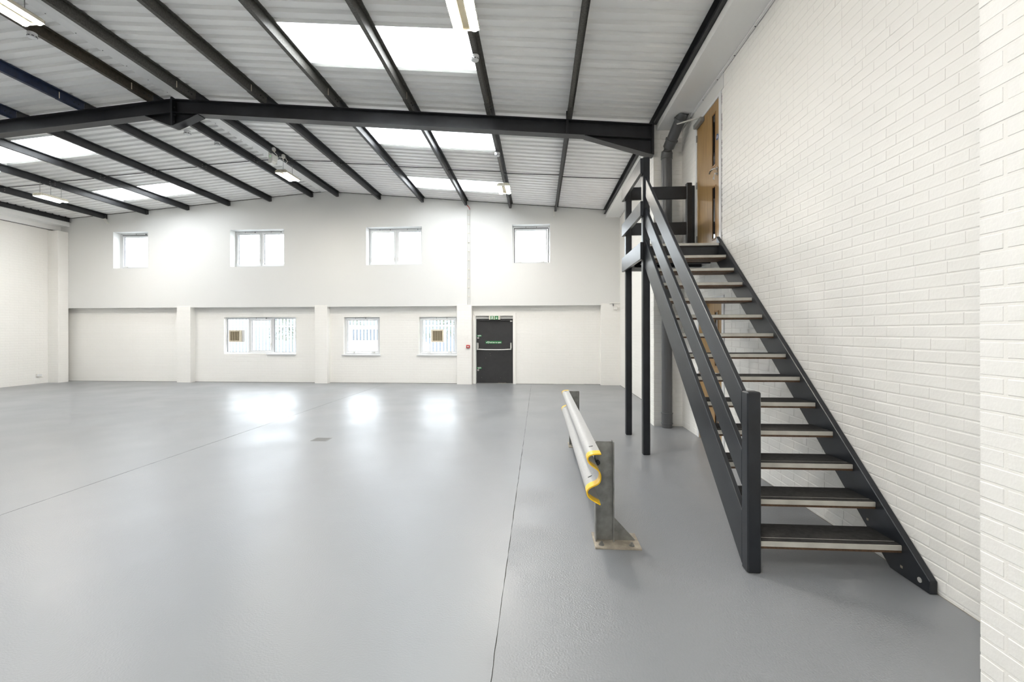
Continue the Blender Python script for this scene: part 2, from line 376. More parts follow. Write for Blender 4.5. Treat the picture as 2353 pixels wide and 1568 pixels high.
# ---- right wall with bricks one by one
DU = (6.03, 7.0, 2.70, 4.68); DL = (5.95, 6.93, 0.0, 2.035)
wr = obj('wall_right', holed(YB - .3, YOUT, -.1, 5.6, XR + .0028, XR + .3, [DU, DL], 'Y'), 'brickY')
struct(wr, 'white painted brick side wall at the right behind the staircase', 'wall')
COURSE, ZOFF, BL = .075, .023, .225
def brick_mesh(L, h):
    bm = newbm(); rings = []
    for x, ins in ((.0028, 0), (.0008, .0014), (0.0, .0050)):
        rings.append([bm.verts.new((x + (random.uniform(-.0005, .0005) if ins > .002 else 0), s * (L / 2 - ins), t * (h / 2 - ins))) for s, t in ((-1, -1), (1, -1), (1, 1), (-1, 1))])
    for a, b in zip(rings, rings[1:]):
        for k in range(4): bm.faces.new([a[k], a[(k + 1) % 4], b[(k + 1) % 4], b[k]])
    bm.faces.new(rings[-1]); bmesh.ops.recalc_face_normals(bm, faces=bm.faces)
    # normals must look to -X
    bm.normal_update()
    if bm.faces[-1 if False else 0].normal.x > 0.9: bmesh.ops.reverse_faces(bm, faces=bm.faces)
    me = bpy.data.meshes.new('brick'); bm.to_mesh(me); bm.free(); me.materials.append(M['brickpaint']); return me
cache = {}
def bmesh_for(L, h):
    k = (round(L, 2), round(h, 3))
    if k not in cache: cache[k] = [brick_mesh(L, h) for _ in range(3)]
    return random.choice(cache[k])
bricks = []   # (yc, zc, L, h)
YW0, YW1 = 2.1 - .45, 7.66
n = -1
while ZOFF + COURSE * n < 4.9:
    z0 = max(0.0, ZOFF + COURSE * n + .004); z1 = min(ZOFF + COURSE * (n + 1) - .004, 4.895)
    if z1 - z0 > .02:
        joints = []
        y = 2.81 - BL * 6 if n % 2 == 0 else 2.81 - BL * 6 + random.choice([.5, .5, .45, .62, .35]) * BL
        while y < YW1 + BL:
            joints.append(y); y += BL
            if n % 2 and random.random() < .07: joints.append(y); y += BL / 2
        for a, b in zip(joints, joints[1:]):
            a, b = max(a, YW0), min(b, YW1)
            segs = [(a, b)]
            for d in (DU, DL):
                if z1 > d[2] - .01 and z0 < d[3] + .01:
                    ns = []
                    for p, q in segs:
                        if q <= d[0] - .0 or p >= d[1]: ns.append((p, q))
                        else:
                            if p < d[0]: ns.append((p, d[0]))
                            if q > d[1]: ns.append((d[1], q))
                    segs = ns
            # plain render above the upper door
            for p, q in segs:
                if q - p > .03 and not (z0 > 4.66 and p > 5.95 and q < 7.1): bricks.append(((p + q) / 2, (z0 + z1) / 2, q - p - .0035, z1 - z0))
    n += 1
def shown(b):
    y, z = b[0], b[1]
    zc = .9975 * y - .0713 * XR; u = CX + F * (XR * .9975 + y * .0713) / zc; v = CY - F * (z - CAMH) / zc
    vis = (u < 2235 and -30 < v < 1600)
    # skip those behind the flight of stairs
    return b[2] * b[3] / zc ** 3 * (1 if vis else .0001)
bricks.sort(key=shown, reverse=True)
bm_rest = newbm()
for i, (yb, zb, L, h) in enumerate(bricks):
    dx = random.uniform(-.0007, .0007)
    if i < 300:
        o = bpy.data.objects.new('brick', bmesh_for(L, h)); COL.objects.link(o); o.parent = wr
        o.location = (XR + dx, yb, zb); o.rotation_euler = (random.uniform(-.003, .003), 0, random.uniform(-.002, .002))
    else:
        me = bmesh_for(L, h); k = len(bm_rest.verts); bm_rest.from_mesh(me); bm_rest.verts.ensure_lookup_table()
        for vv in bm_rest.verts[k:]: vv.co += Vector((XR + dx, yb, zb))
o = obj('brickwork', bm_rest, 'brickpaint', wr); o['kind'] = 'stuff'

def pier(name, label, x0, y0, y1, ztop, front_low):
    root = boxo(name, (x0 + .0022, XR + .01, y0 + .0022, y1 - .0022, 0, ztop), 'mortar'); struct(root, label, 'pier')
    meshes = {}
    n = -1
    while ZOFF + COURSE * n < ztop - .03:
        z0 = max(0.0, ZOFF + COURSE * n + .005); z1 = min(ZOFF + COURSE * (n + 1) - .005, ztop)
        if z1 - z0 > .02:
            W = XR - x0
            if front_low:   # far pier, shows its front (towards -Y) and left side
                if n % 2 == 0: cells = [(x0, x0 + W / 2, y0, y0 + .225), (x0 + W / 2, XR, y0, y0 + .225), (x0, x0 + W / 2, y0 + .225, y1)]
                else: cells = [(x0, x0 + .1125, y0, y0 + .225), (x0 + .1125, x0 + .1125 + .2375, y0, y0 + .225), (x0 + .35, XR, y0, y0 + .225), (x0, x0 + W / 2, y0 + .225, y1)]
            else:
                ys = [y1, y1 - .225, y0] if n % 2 == 0 else [y1, y1 - .1125, y1 - .3375, y0]
                cells = [(x0, x0 + .225, q, p) for p, q in zip(ys, ys[1:])]
            for c in cells:
                g = .005
                dims = (round(c[1] - c[0] - 2 * g * (c[0] != x0) * .5 - .010 * .5 * 1, 4), round(c[3] - c[2] - .010, 4), round(z1 - z0, 4))
                key = dims
                if key not in meshes:
                    bm = newbm(); box(bm, -dims[0] / 2, dims[0] / 2, -dims[1] / 2, dims[1] / 2, -dims[2] / 2, dims[2] / 2, .003)
                    me = bpy.data.meshes.new('brick'); bm.to_mesh(me); bm.free(); me.materials.append(M['brickpaint']); meshes[key] = me
                o = bpy.data.objects.new('brick', meshes[key]); COL.objects.link(o); o.parent = root
                xc = (c[0] + c[1]) / 2 - (.0025 if c[0] == x0 else 0)
                yc = (c[2] + c[3]) / 2 + (-.005 if (front_low and c[2] == y0) else 0) + (.005 if (not front_low and c[3] == y1) else 0)
                o.location = (xc + random.uniform(-.001, .001), yc + random.uniform(-.0008, .0008), (z0 + z1) / 2)
        n += 1
    return root
pier('wall_right_pier', 'white brick pier standing proud of the right wall beyond the staircase, beside the grey drainpipe', 1.90, 7.65, 8.10, 5.0, True)
pier('wall_right_pier', 'white brick pier nearest the viewer at the right edge', 1.90, 1.55, 2.10, 5.0, False)

# ---- roof: outer deck, liner sheets, rooflights
SKYROWS = [SHEET0 + SHEET * (10 + 3 * k) for k in (-4, -3, -2, -1, 0, 1, 2)]
SKYROWS = [y for y in SKYROWS if y > YB - .2]
def slope_pt(side, x, off): return zl(x) + off
XE = {'R': XR + .3, 'L': XL - .3}
ce = None
bm = newbm()
for side in 'RL':
    holes = [(SKY_X[side][0], SKY_X[side][1], y + .02, y + SHEET - .02) for y in SKYROWS]
    xa, xb = (XRIDGE, XE['R']) if side == 'R' else (XE['L'], XRIDGE)
    xs = sorted({xa, xb, *SKY_X[side]}); ys = sorted({YB - .3, YOUT, *[h[2] for h in holes], *[h[3] for h in holes]})
    for x0, x1 in zip(xs, xs[1:]):
        for y0, y1 in zip(ys, ys[1:]):
            if any(h[0] <= (x0 + x1) / 2 <= h[1] and h[2] <= (y0 + y1) / 2 <= h[3] for h in holes): continue
            za, zb2 = zl(x0) + .045, zl(x1) + .045
            hexa(bm, [(x0, y0, za), (x1, y0, zb2), (x1, y1, zb2), (x0, y1, za)], [(x0, y0, za + .03), (x1, y0, zb2 + .03), (x1, y1, zb2 + .03), (x0, y1, za + .03)])
ce = obj('ceiling', bm, 'liner'); struct(ce, 'low pitched roof lined with white ribbed metal sheets', 'ceiling')
PROF = [(0, 0), (.102, 0), (.118, .040), (.179, .040), (.195, 0)]   # one rib
def sheet_bm(x0, x1, y0, t=.0):
    bm = newbm(); prof = []
    for k in range(5):
        for (a, z) in PROF[:-1]: prof.append((y0 + k * .195 + a, z))
    prof.append((y0 + .975, 0))
    A = [bm.verts.new((x0, p[0], zl(x0) + p[1])) for p in prof]; B = [bm.verts.new((x1, p[0], zl(x1) + p[1])) for p in prof]
    for i in range(len(prof) - 1): bm.faces.new([A[i], A[i + 1], B[i + 1], B[i]])
    bmesh.ops.recalc_face_normals(bm, faces=bm.faces)
    return bm
wn = 7
places = {'R': 'right', 'L': 'left'}
for side in 'RL':
    xa, xb = (XRIDGE, 2.0) if side == 'R' else (-14.9, XRIDGE)
    k = 0; y = SHEET0
    while y < YU - .01:
        sky = any(abs(y - s) < .01 for s in SKYROWS)
        if sky:
            s0, s1 = SKY_X[side]
            obj('sheet', sheet_bm(xa, s0, y), 'liner', ce); obj('sheet', sheet_bm(s1, xb, y), 'liner', ce)
            wn += 1
            order = {0: 'nearest the far wall', 1: 'just beyond the black rafter', 2: 'just before the black rafter'}.get(round((SKYROWS[-1] - y) / (3 * SHEET)), 'over the viewer, row %s from the far wall' % {3: 'four', 4: 'five', 5: 'six'}.get(round((SKYROWS[-1] - y) / (3 * SHEET)), 'last'))
            o = obj('window_%d' % wn, sheet_bm(s0 - .03, s1 + .03, y), 'skylight')
            struct(o, 'glowing ribbed rooflight in the %s roof slope %s' % (places[side], order), 'skylight')
            xm = (s0 + s1) / 2; ang = math.atan(SR if side == 'R' else -SL)
            portal((xm, y + SHEET / 2, zl(xm) + .12), (0, ang, 0), s1 - s0, SHEET - .04)
        else:
            obj('sheet', sheet_bm(xa, xb, y), 'liner', ce)
        y += SHEET
# ridge flashing and box gutters
bm = newbm()
for x0, x1 in ((-6.60, XRIDGE), (XRIDGE, -6.09)):
    hexa(bm, [(x0, YB, zl(x0) - .008), (x1, YB, zl(x1) - .008), (x1, YB, zl(x1) - .003), (x0, YB, zl(x0) - .003)],
         [(x0, YU, zl(x0) - .008), (x1, YU, zl(x1) - .008), (x1, YU, zl(x1) - .003), (x0, YU, zl(x0) - .003)])
t1 = obj('trim_1', bm, 'flash'); struct(t1, 'flat white ridge flashing along the top of the roof', 'flashing')
bm = newbm()
for k in range(26):
    yy = 3.2 + k * .4
    box(bm, -6.575, -6.565, yy, yy + .01, zl(-6.57) - .014, zl(-6.57) - .007); box(bm, -6.13, -6.12, yy, yy + .01, zl(-6.125) - .014, zl(-6.125) - .007)
obj('screws', bm, 'drain', t1)['kind'] = 'stuff'
t2 = boxo('trim_2', (1.955, XR + .2, YB, YU, 4.885, 5.30), 'flash'); struct(t2, 'white boxed gutter along the top of the right wall', 'gutter')
boxo('cover_strip', (XR - .035, XR - .006, YB, YU, 4.868, 4.885), 'flash', t2)
boxo('seam', (XR - .006, XR + .02, YB, YU, 4.872, 4.890), 'gasket', t2)
bm = newbm()
for k in range(20):
    yy = 3.0 + k * .52
    box(bm, XR - .022, XR - .012, yy, yy + .012, 4.864, 4.869)
obj('screws', bm, 'gasket', t2)['kind'] = 'stuff'
t3 = boxo('trim_3', (XL - .1, -14.86, YB, YU, 4.915, 5.35), 'flash'); struct(t3, 'white boxed gutter along the top of the left wall', 'gutter')
boxo('cover_strip', (XL - .05, XL + .09, YB, YU, 4.78, 4.916), 'flash', t3)
boxo('seam', (XL - .05, XL + .012, YB, YU, 4.768, 4.78), 'gasket', t3)

# ================================================================== PORTAL FRAMES
def rafter(yc, label, name='rafter'):
    y0, y1 = yc - .0875, yc + .0875
    root = thing(name, label, 'rafter', (XRIDGE, yc, 5.2))
    def zt(x): return zl(x) - .155
    D = .245; tf = .013
    XA, XB = -14.82, 1.855
    bmw = {}
    for nm, o0, o1, ya, yb in (('top_flange', 0, -tf, y0, y1), ('bottom_flange', -D, -D + tf, y0, y1), ('web', -tf, -D + tf, yc - .005, yc + .005)):
        bm = newbm()
        for a, b in ((XA, XRIDGE), (XRIDGE, XB)):
            hexa(bm, [(a, ya, zt(a) + o0), (a, yb, zt(a) + o0), (a, yb, zt(a) + o1), (a, ya, zt(a) + o1)],
                 [(b, ya, zt(b) + o0), (b, yb, zt(b) + o0), (b, yb, zt(b) + o1), (b, ya, zt(b) + o1)])
        obj(nm, bm, 'rafterpaint', root)
    # apex plate and haunch
    boxo('apex_plate', (XRIDGE - .016, XRIDGE + .016, y0 - .005, y1 + .005, 5.215, zt(XRIDGE) + .03), 'rafterpaint', root)
    def haunch(xa, za, xb, zb, nm):
        bm = newbm()
        hexa(bm, [(xa, y0, za), (xa, y1, za), (xa, y1, za - tf), (xa, y0, za - tf)], [(xb, y0, zb), (xb, y1, zb), (xb, y1, zb - tf), (xb, y0, zb - tf)])
        f = obj(nm, bm, 'rafterpaint', root)
        bm = newbm()
        prism(bm, [(xa, za), (xb, zb), (xb, zt(xb) - D)], 'Y', yc - .005, yc + .005)
        obj('haunch_web', bm, 'rafterpaint', root)
    haunch(-6.95, zt(-6.95) - D + .002, XRIDGE - .016, 5.225, 'haunch_flange'); haunch(-5.965, zt(-5.965) - D + .002, XRIDGE + .016, 5.225, 'haunch_flange')
    haunch(.765, zt(.765) - D + .002, XB, 4.475, 'haunch_flange'); haunch(-13.75, zt(-13.75) - D + .002, XA, 4.50, 'haunch_flange')
    boxo('end_plate', (XB, XB + .035, y0, y1, 4.46, zt(XB) + .02), 'rafterpaint', root); boxo('end_plate', (XA - .035, XA, y0, y1, 4.49, zt(XA) + .02), 'rafterpaint', root)
    # bolts on the apex plate
    for zz in (5.30, 5.42, 5.55):
        for s in (-1, 1):
            bm = newbm(); tube(bm, [(XRIDGE + s * .016, yc - .05, zz), (XRIDGE + s * .045, yc - .05, zz)], .014, 6); obj('bolt', bm, 'steelblack', root)
    if yc > 7:
        boxo('stiffener', (.465, .505, y0 - .012, y0 + .07, zt(.485) - D + tf, zt(.485) + .13), 'rafterpaint', root)
    return root
rafter(7.6475, 'long black steel rafter with apex haunch crossing the room beneath the purlins')
rafter(1.90, 'black steel rafter crossing above and behind the viewer')

# purlins: Z section along Y
def purlin_bm(x, y0, y1, d=.15, eave=False):
    zt = zl(x) - .002; zb = zt - d
    bm = newbm(); t = .004
    box(bm, x - t / 2, x + t / 2, y0, y1, zb, zt)
    box(bm, x, x + .055, y0, y1, zt - t, zt); box(bm, x - .055, x, y0, y1, zb, zb + t)
    box(bm, x + .055 - t, x + .055, y0, y1, zt - .016, zt); box(bm, x - .055, x - .055 + t, y0, y1, zb, zb + .016)
    return bm
PX = [-13.586, -12.20, -10.85, -9.51, -8.18, -6.861, -6.055, -4.746, -3.431, -2.123, -.800, .524]
order_l = ['sixth left of the ridge', 'fifth left of the ridge', 'fourth left of the ridge', 'third left of the ridge', 'second left of the ridge', 'first left of the ridge',
           'first right of the ridge', 'second right of the ridge', 'third right of the ridge', 'fourth right of the ridge', 'fifth right of the ridge', 'sixth right of the ridge']
near_m = ['navy', 'navy', 'navy', 'navy', 'navy', 'brownsteel'] + ['galvdark'] * 6
near_c = ['navy blue', 'navy blue', 'navy blue', 'navy blue', 'navy blue', 'brown weathered'] + ['grey galvanised'] * 6
for i, x in enumerate(PX):
    zb = zl(x) - .15
    r = thing('purlin', 'black painted steel purlin beyond the rafter, ' + order_l[i], 'purlin', (x, 10.4, zb), 'purlins beyond the rafter')
    obj('beam', purlin_bm(x, RY0 + .07, YU - .035), 'steelblack', r)
    # end cleat with two bolts at the far wall
    boxo('cleat', (x + .003, x + .009, YU - .12, YU, zb + .012, zb + .13), 'steelblack', r)
    for zz in (.045, .10):
        for yy in (10.50, 10.62, YU - .06):
            bm = newbm(); tube(bm, [(x + .002, yy, zb + zz), (x + .014, yy, zb + zz)], .009, 6); obj('bolt', bm, 'drain', r)
    r = thing('purlin', near_c[i] + ' steel purlin before the rafter, ' + order_l[i], 'purlin', (x, 4.0, zb), 'purlins before the rafter')
    obj('beam', purlin_bm(x, YB, RY0 + .065), near_m[i], r)
    bm = newbm(); t = .005
    box(bm, x - t, x + t, 7.18, RY0 + .06, zb - .003, zb + .145); box(bm, x - .06, x, 7.18, RY0 + .06, zb - .005, zb - .001)
    obj('sleeve', bm, near_m[i], r)
    for yy in (7.44, 7.52):
        bm = newbm(); tube(bm, [(x + .005, yy, zb + .07), (x + .018, yy, zb + .07)], .011, 6); obj('bolt', bm, 'steelblack', r)
    boxo('paint_drip', (x + .005, x + .0065, 7.185, 7.20, zb + .01, zb + .12), 'beige', r)
for nm, x, lab in (('R', 1.905, 'black eaves beam between the roof sheets and the right gutter'), ('L', -14.84, 'black eaves beam between the roof sheets and the left gutter')):
    r = thing('eaves_beam', lab, 'beam', (x, 5, zl(x) - .13))
    z1 = zl(x) - .001
    boxo('web', (x - .003 + (.045 if nm == 'R' else -.01), x + .003 + (.045 if nm == 'R' else -.01), YB, YU - .01, z1 - .13, z1), 'steelblack', r)
    boxo('flange', (x - .02, x + .048, YB, YU - .01, z1 - .006, z1), 'steelblack', r); boxo('flange', (x - .005, x + .048, YB, YU - .01, z1 - .13, z1 - .124), 'steelblack', r)
    if nm == 'R': continue
    bm = newbm()
    for k in range(60):
        yy = SHEET0 + (k + 31) * .195
        if yy < YU - .3: box(bm, x + .046, x + .054, yy + .130, yy + .165, z1 - .004, z1 + .014)
    obj('filler_blocks', bm, 'steelblack', r)['kind'] = 'stuff'
# sag rods between the purlins, mid bay
allx = [-14.83] + PX + [1.93]
for i, (a, b) in enumerate(zip(allx, allx[1:])):
    if abs(a - -6.861) < .01: yy = 10.50
    yy = 10.55
    left = b <= XRIDGE + .5
    za, zb2 = (zl(a) - (.05 if left and b < -6.5 else .085), zl(b) - (.085 if left and b < -6.5 else .05))
    bm = newbm(); tube(bm, [(a + .004, yy, za), ((a + b) / 2, yy, (za + zb2) / 2 - .004), (b - .004, yy, zb2)], .009, 6)
    wd = ['between the left eaves and the sixth purlin left of the ridge', 'between the sixth and fifth purlins left of the ridge', 'between the fifth and fourth purlins left of the ridge', 'between the fourth and third purlins left of the ridge',
          'between the third and second purlins left of the ridge', 'between the second and first purlins left of the ridge', 'crossing the ridge flashing', 'between the first and second purlins right of the ridge', 'between the second and third purlins right of the ridge',
          'between the third and fourth purlins right of the ridge', 'between the fourth and fifth purlins right of the ridge', 'between the fifth and sixth purlins right of the ridge', 'between the sixth purlin right of the ridge and the right eaves'][i]
    o = obj('sag_rod', bm, 'blacksteel2'); tag(centre(o, ((a + b) / 2, yy, (za + zb2) / 2)), 'thin black sag rod ' + wd, 'rod', 'sag rods under the roof')
# white end brackets
bm = newbm(); prism(bm, [(-13.64, 5.135), (-13.56, 5.145), (-13.44, 4.98), (-13.52, 4.97)], 'Y', 13.29, 13.32)
o = obj('bracket', bm, 'white'); tag(centre(o, (-13.54, 13.3, 5.06)), 'small white bracket hanging askew from the leftmost purlin end', 'bracket')
bm = newbm(); box(bm, .44, .485, 13.335, 13.38, 4.93, 5.13)
o = obj('bracket', bm, 'white'); tag(centre(o, (.46, 13.36, 5.03)), 'small white upright bracket under the purlin end above the square window', 'bracket')

# ================================================================== WINDOWS
YF = 13.65
def window(n, op, lights, label, dark=False, sill=False, vents=(), handles=(), opens=()):
    x0, x1, z0, z1 = op
    r = thing('window_%d' % n, label, 'window', ((x0 + x1) / 2, YF, z0), kind='structure')
    bm = newbm(); ring(bm, x0, x1, z0, z1, (.045, .045, .05, .05), YF, YF + .06)
    for m_ in lights[1:-1]: box(bm, m_ - .03, m_ + .03, YF, YF + .06, z0 + .05, z1 - .05)
    obj('frame', bm, 'upvc', r)
    for k, (a, b) in enumerate(zip(lights, lights[1:])):
        a2 = a + (.045 if k == 0 else .03); b2 = b - (.045 if k == len(lights) - 2 else .03)
        c0, c1 = z0 + .05, z1 - .05
        g = .004
        if k in opens:
            if dark:
                bm = newbm(); ring(bm, a2, b2, c0, c1, (.022, .022, .004, .022), YF + .005, YF + .05); obj('gasket', bm, 'gasket', r); a2 += .022; b2 -= .022; c1 -= .022
            bm = newbm(); ring(bm, a2 + g, b2 - g, c0 + g, c1 - g, .045, YF - .018, YF + .045); s = obj('sash', bm, 'upvc', r)
            bm = newbm(); ring(bm, a2 + .049, b2 - .049, c0 + .049, c1 - .049, .005, YF - .002, YF + .02); obj('gasket', bm, 'gasket', s)
            p = (a2 + .045, b2 - .045, c0 + .045, c1 - .045)
        else:
            bm = newbm(); ring(bm, a2, b2, c0, c1, .008, YF + .005, YF + .03); obj('gasket', bm, 'gasket', r)
            p = (a2 + .002, b2 - .002, c0 + .002, c1 - .002)
        boxo('pane', (p[0], p[1], YF + .025, YF + .029, p[2], p[3]), 'glass', r)
    for v in vents:
        boxo('trickle_vent', (v - .16, v + .16, YF - .022, YF, z1 - .045, z1 - .022), 'upvc', r, .004)
        bm = newbm()
        for e in (-.165, .155): box(bm, v + e, v + e + .010, YF - .023, YF, z1 - .046, z1 - .018)
        obj('vent_end', bm, 'gasket', r)
    for hx, hz, horiz in handles:
        bm = newbm()
        if horiz: box(bm, hx - .05, hx + .05, YF - .05, YF - .035, hz - .012, hz + .012, .004); box(bm, hx + .02, hx + .045, YF - .04, YF - .015, hz - .02, hz + .02)
        else: box(bm, hx - .012, hx + .012, YF - .05, YF - .035, hz - .06, hz + .05, .004); box(bm, hx - .016, hx + .016, YF - .04, YF - .015, hz + .0, hz + .05)
        obj('handle', bm, 'alu', r)
    if sill: boxo('sill', (sill[0], sill[1], YLB - .045, YF + .005, z0 - .03, z0 + .004), 'upvc', r, .004)
    portal(((x0 + x1) / 2, YF + .10, (z0 + z1) / 2), (math.pi / 2, 0, math.pi), x1 - x0, z1 - z0)
    return r
a, b, c, d = UW[0]; window(1, UW[0], [a, b], 'small single-light upper window, leftmost high on the far wall', True, vents=((a + b) / 2 + .12,), handles=((a + .2, c + .07, True), (b - .15, c + .07, True)), opens=(0,))
a, b, c, d = UW[1]; window(2, UW[1], [a, (a + b) / 2, b], 'two-light upper window, second from the left high on the far wall', vents=(a + .48, b - .40), handles=((a + .075, c + .2, False), ((a + b) / 2 - .06, c + .2, False), ((a + b) / 2 + .06, c + .2, False)), opens=(0, 1))
a, b, c, d = UW[2]; window(3, UW[2], [a, (a + b) / 2, b], 'two-light upper window, third from the left high on the far wall', vents=(a + .50, b - .35), handles=((a + .075, c + .2, False), ((a + b) / 2 - .06, c + .2, False), ((a + b) / 2 + .06, c + .2, False)), opens=(0, 1))
a, b, c, d = UW[3]; window(4, UW[3], [a, b], 'square single-light upper window, rightmost high on the far wall', True, vents=((a + b) / 2,), handles=((a + .22, c + .07, True), (b - .22, c + .07, True)), opens=(0,))
a, b, c, d = LW[0]; window(5, LW[0], [a, a + .78, a + 1.56, b], 'wide three-light lower window with a beige fan in its left light', vents=((a + b) / 2,), handles=((a + 1.50, c + .27, False),), opens=(1,), sill=(-8.45, b + .0))
a, b, c, d = LW[1]; window(6, LW[1], [a, b], 'plain single-light lower window in the middle of the far wall', vents=((a + b) / 2 - .06,), handles=((a + .28, c + .07, True), (b - .22, c + .07, True)), opens=(0,), sill=(a - .05, b + .03))
a, b, c, d = LW[2]; window(7, LW[2], [a, b], 'single-light lower window with a beige fan in its pane, beside the fire door pilaster', vents=((a + b) / 2 + .1,), handles=((a + .30, c + .07, True), (b - .22, c + .07, True)), opens=(0,), sill=(a - .06, b + .0))

# extractor fans set in the panes
def fan(x0, x1, z0, z1, label, back=None):
    r = thing('extractor_fan', label, 'fan', ((x0 + x1) / 2, YF, z0), 'beige extractor fans in the panes')
    bm = newbm(); ring(bm, x0, x1, z0, z1, .045, YF - .06, YF + .02); obj('frame', bm, 'beige', r)
    boxo('backing', (x0 + .04, x1 - .04, YF - .01, YF + .024, z0 + .04, z1 - .04), 'grille', r)
    n = 9
    for k in range(n):
        zz = z0 + .052 + (z1 - z0 - .104) * (k + .5) / n
        boxo('slat', (x0 + .045, x1 - .045, YF - .045, YF - .02, zz - .006, zz + .006), 'slat', r)
    for f_ in (.3, .5, .7):
        xx = x0 + (x1 - x0) * f_; boxo('bar', (xx - .005, xx + .005, YF - .05, YF - .02, z0 + .045, z1 - .045), 'slat', r)
    if back: boxo('backplate', back, 'upvc', r)
fan(-9.714, -9.325, 1.258, 1.628, 'beige square extractor fan in the three-light window', (-9.34, -9.22, YF + .0, YF + .035, 1.255, 1.632))
fan(-3.257, -2.872, 1.251, 1.636, 'beige square extractor fan in the window beside the fire door pilaster')

# ================================================================== FIRE DOOR
d1 = thing('door_1', 'charcoal fire exit door with push bar in a cream frame', 'door', (-1.32, YLB, 0), kind='structure')
bm = newbm()
box(bm, -1.97, -1.885, YLB - .03, YLB + .12, 0, 2.136); box(bm, -.763, -.679, YLB - .03, YLB + .12, 0, 2.136); box(bm, -1.885, -.763, YLB - .03, YLB + .12, 2.044, 2.136)
obj('frame', bm, 'brickpaint', d1)
boxo('transom', (-1.885, -.763, YLB + .06, YLB + .14, 1.955, 2.046), 'brickpaint', d1)
lf = boxo('leaf', (-1.88, -.768, YLB + .085, YLB + .13, .012, 1.955), 'darkdoor', d1, .003)
YD = YLB + .085
boxo('closer', (-1.78, -.86, YD - .035, YD, 1.885, 1.935), 'darkdoor', d1, .004)
boxo('closer_bracket', (-.855, -.79, YD - .05, YD, 1.865, 1.90), 'alu', d1, .003)
bm = newbm(); tube(bm, [(-1.835, YD - .10, 1.035), (-1.6, YD - .105, 1.025), (-1.32, YD - .105, 1.022), (-1.05, YD - .105, 1.025), (-.83, YD - .10, 1.035)], .017, 10)
pb = obj('push_bar', bm, 'alu', d1, True)
for x in (-1.835, -.83):
    bm = newbm(); box(bm, x - .028, x + .028, YD - .055, YD, 1.06, 1.235, .012); box(bm, x - .02, x + .02, YD - .12, YD - .03, 1.015, 1.075, .008)
    hb = obj('bar_bracket', bm, 'chrome', pb)
def cyl(name, c, r, l, m, parent, axis=(0, -1, 0), seg=16):
    a = Vector(axis); bm = newbm(); tube(bm, [Vector(c), Vector(c) + a * l], r, seg); return obj(name, bm, m, parent)
for z in (1.38, .405):
    k = cyl('turn_knob', (-1.825, YD, z), .027, .03, 'alu', d1); cyl('keyway', (-1.825, YD - .03, z), .012, .002, 'gasket', k)
    s = boxo('turn_sign', (-1.862, -1.722, YD - .003, YD, z + .035, z + .085), 'green', d1)
    bm = newbm()
    for q, (ax, bz, w_) in enumerate([(-1.845, .068, .03), (-1.812, .074, .03), (-1.780, .074, .026), (-1.752, .066, .016)]): box(bm, ax, ax + w_, YD - .0045, YD - .003, z + bz, z + bz + .010)
    box(bm, -1.83, -1.745, YD - .0045, YD - .003, z + .052, z + .062); box(bm, -1.812, -1.80, YD - .0045, YD - .003, z + .040, z + .052)
    obj('print', bm, 'signwhite', s)
ps = boxo('push_sign', (-1.598, -1.113, YD - .003, YD, 1.205, 1.283), 'green', d1)
text_mesh('Push bar to open', .062, 'signwhite', ps, (-1.313, YD - .0042, 1.243), width=.37)
bm = newbm(); box(bm, -1.527, -1.518, YD - .0045, YD - .003, 1.21, 1.278)
prism(bm, [(-1.585, 1.243), (-1.573, 1.252), (-1.562, 1.238), (-1.536, 1.270), (-1.528, 1.262), (-1.560, 1.222)], 'Y', YD - .0045, YD - .003)
obj('print', bm, 'signwhite', ps)
bm = newbm()
for (x, z, q) in [(-1.47, .90, .012), (-1.45, .84, .008), (-1.60, .76, .010), (-1.73, .17, .014), (-1.15, .17, .008), (-1.24, .955, .007)]: box(bm, x, x + q, YD - .001, YD, z, z + .008)
box(bm, -1.22, -.98, YD - .001, YD, .02, .026)
obj('paint_chips', bm, 'plate', d1)['kind'] = 'stuff'
boxo('threshold', (-1.89, -.757, YLB - .02, YLB + .2, -.005, .012), 'drain', d1)
# exit sign box above
ex = thing('exit_sign', 'illuminated green and white exit sign box over the fire door', 'sign', (-1.31, YLB, 1.925))
boxo('case', (-1.483, -1.143, YLB - .045, YLB + .06, 1.925, 2.04), 'offwhite', ex, .008)
for x0, x1, kind in ((-1.438, -1.335, 'man'), (-1.305, -1.205, 'arrow')):
    g = boxo('sign_panel', (x0, x1, YLB - .048, YLB - .044, 1.930, 2.036), 'green', ex)
    bm = newbm(); ya, yb = YLB - .0505, YLB - .048
    if kind == 'man':
        # door opening and running figure
        ring(bm, x0 + .022, x1 - .022, 1.94, 2.022, (.010, .010, .004, .012), ya, yb)
        xm = (x0 + x1) / 2
        prism(bm, [(xm - .012, 1.995), (xm + .006, 2.0), (xm + .010, 1.975), (xm - .006, 1.970)], 'Y', ya, yb)
        prism(bm, [(xm - .004, 1.975), (xm + .006, 1.975), (xm + .020, 1.950), (xm + .012, 1.948)], 'Y', ya, yb)
        prism(bm, [(xm - .006, 1.975), (xm + .002, 1.972), (xm - .016, 1.948), (xm - .022, 1.952)], 'Y', ya, yb)
        box(bm, xm - .002, xm + .010, ya, yb, 2.002, 2.013)
    else:
        xm = (x0 + x1) / 2
        box(bm, xm - .006, xm + .006, ya, yb, 1.965, 2.016)
        prism(bm, [(xm, 1.942), (xm + .034, 1.984), (xm + .018, 1.984), (xm, 1.964), (xm - .018, 1.984), (xm - .034, 1.984)], 'Y', ya, yb)
    obj('pictogram', bm, 'signwhite', g)
bm = newbm(); tube(bm, [(-1.985, YU - .0, 2.345), (-1.965, YLB - .04, 2.20), (-1.93, YLB - .045, 2.07), (-1.86, YLB + .03, 2.025), (-1.66, YLB + .055, 2.03), (-1.483, YLB + .04, 2.0)], .008, 6)
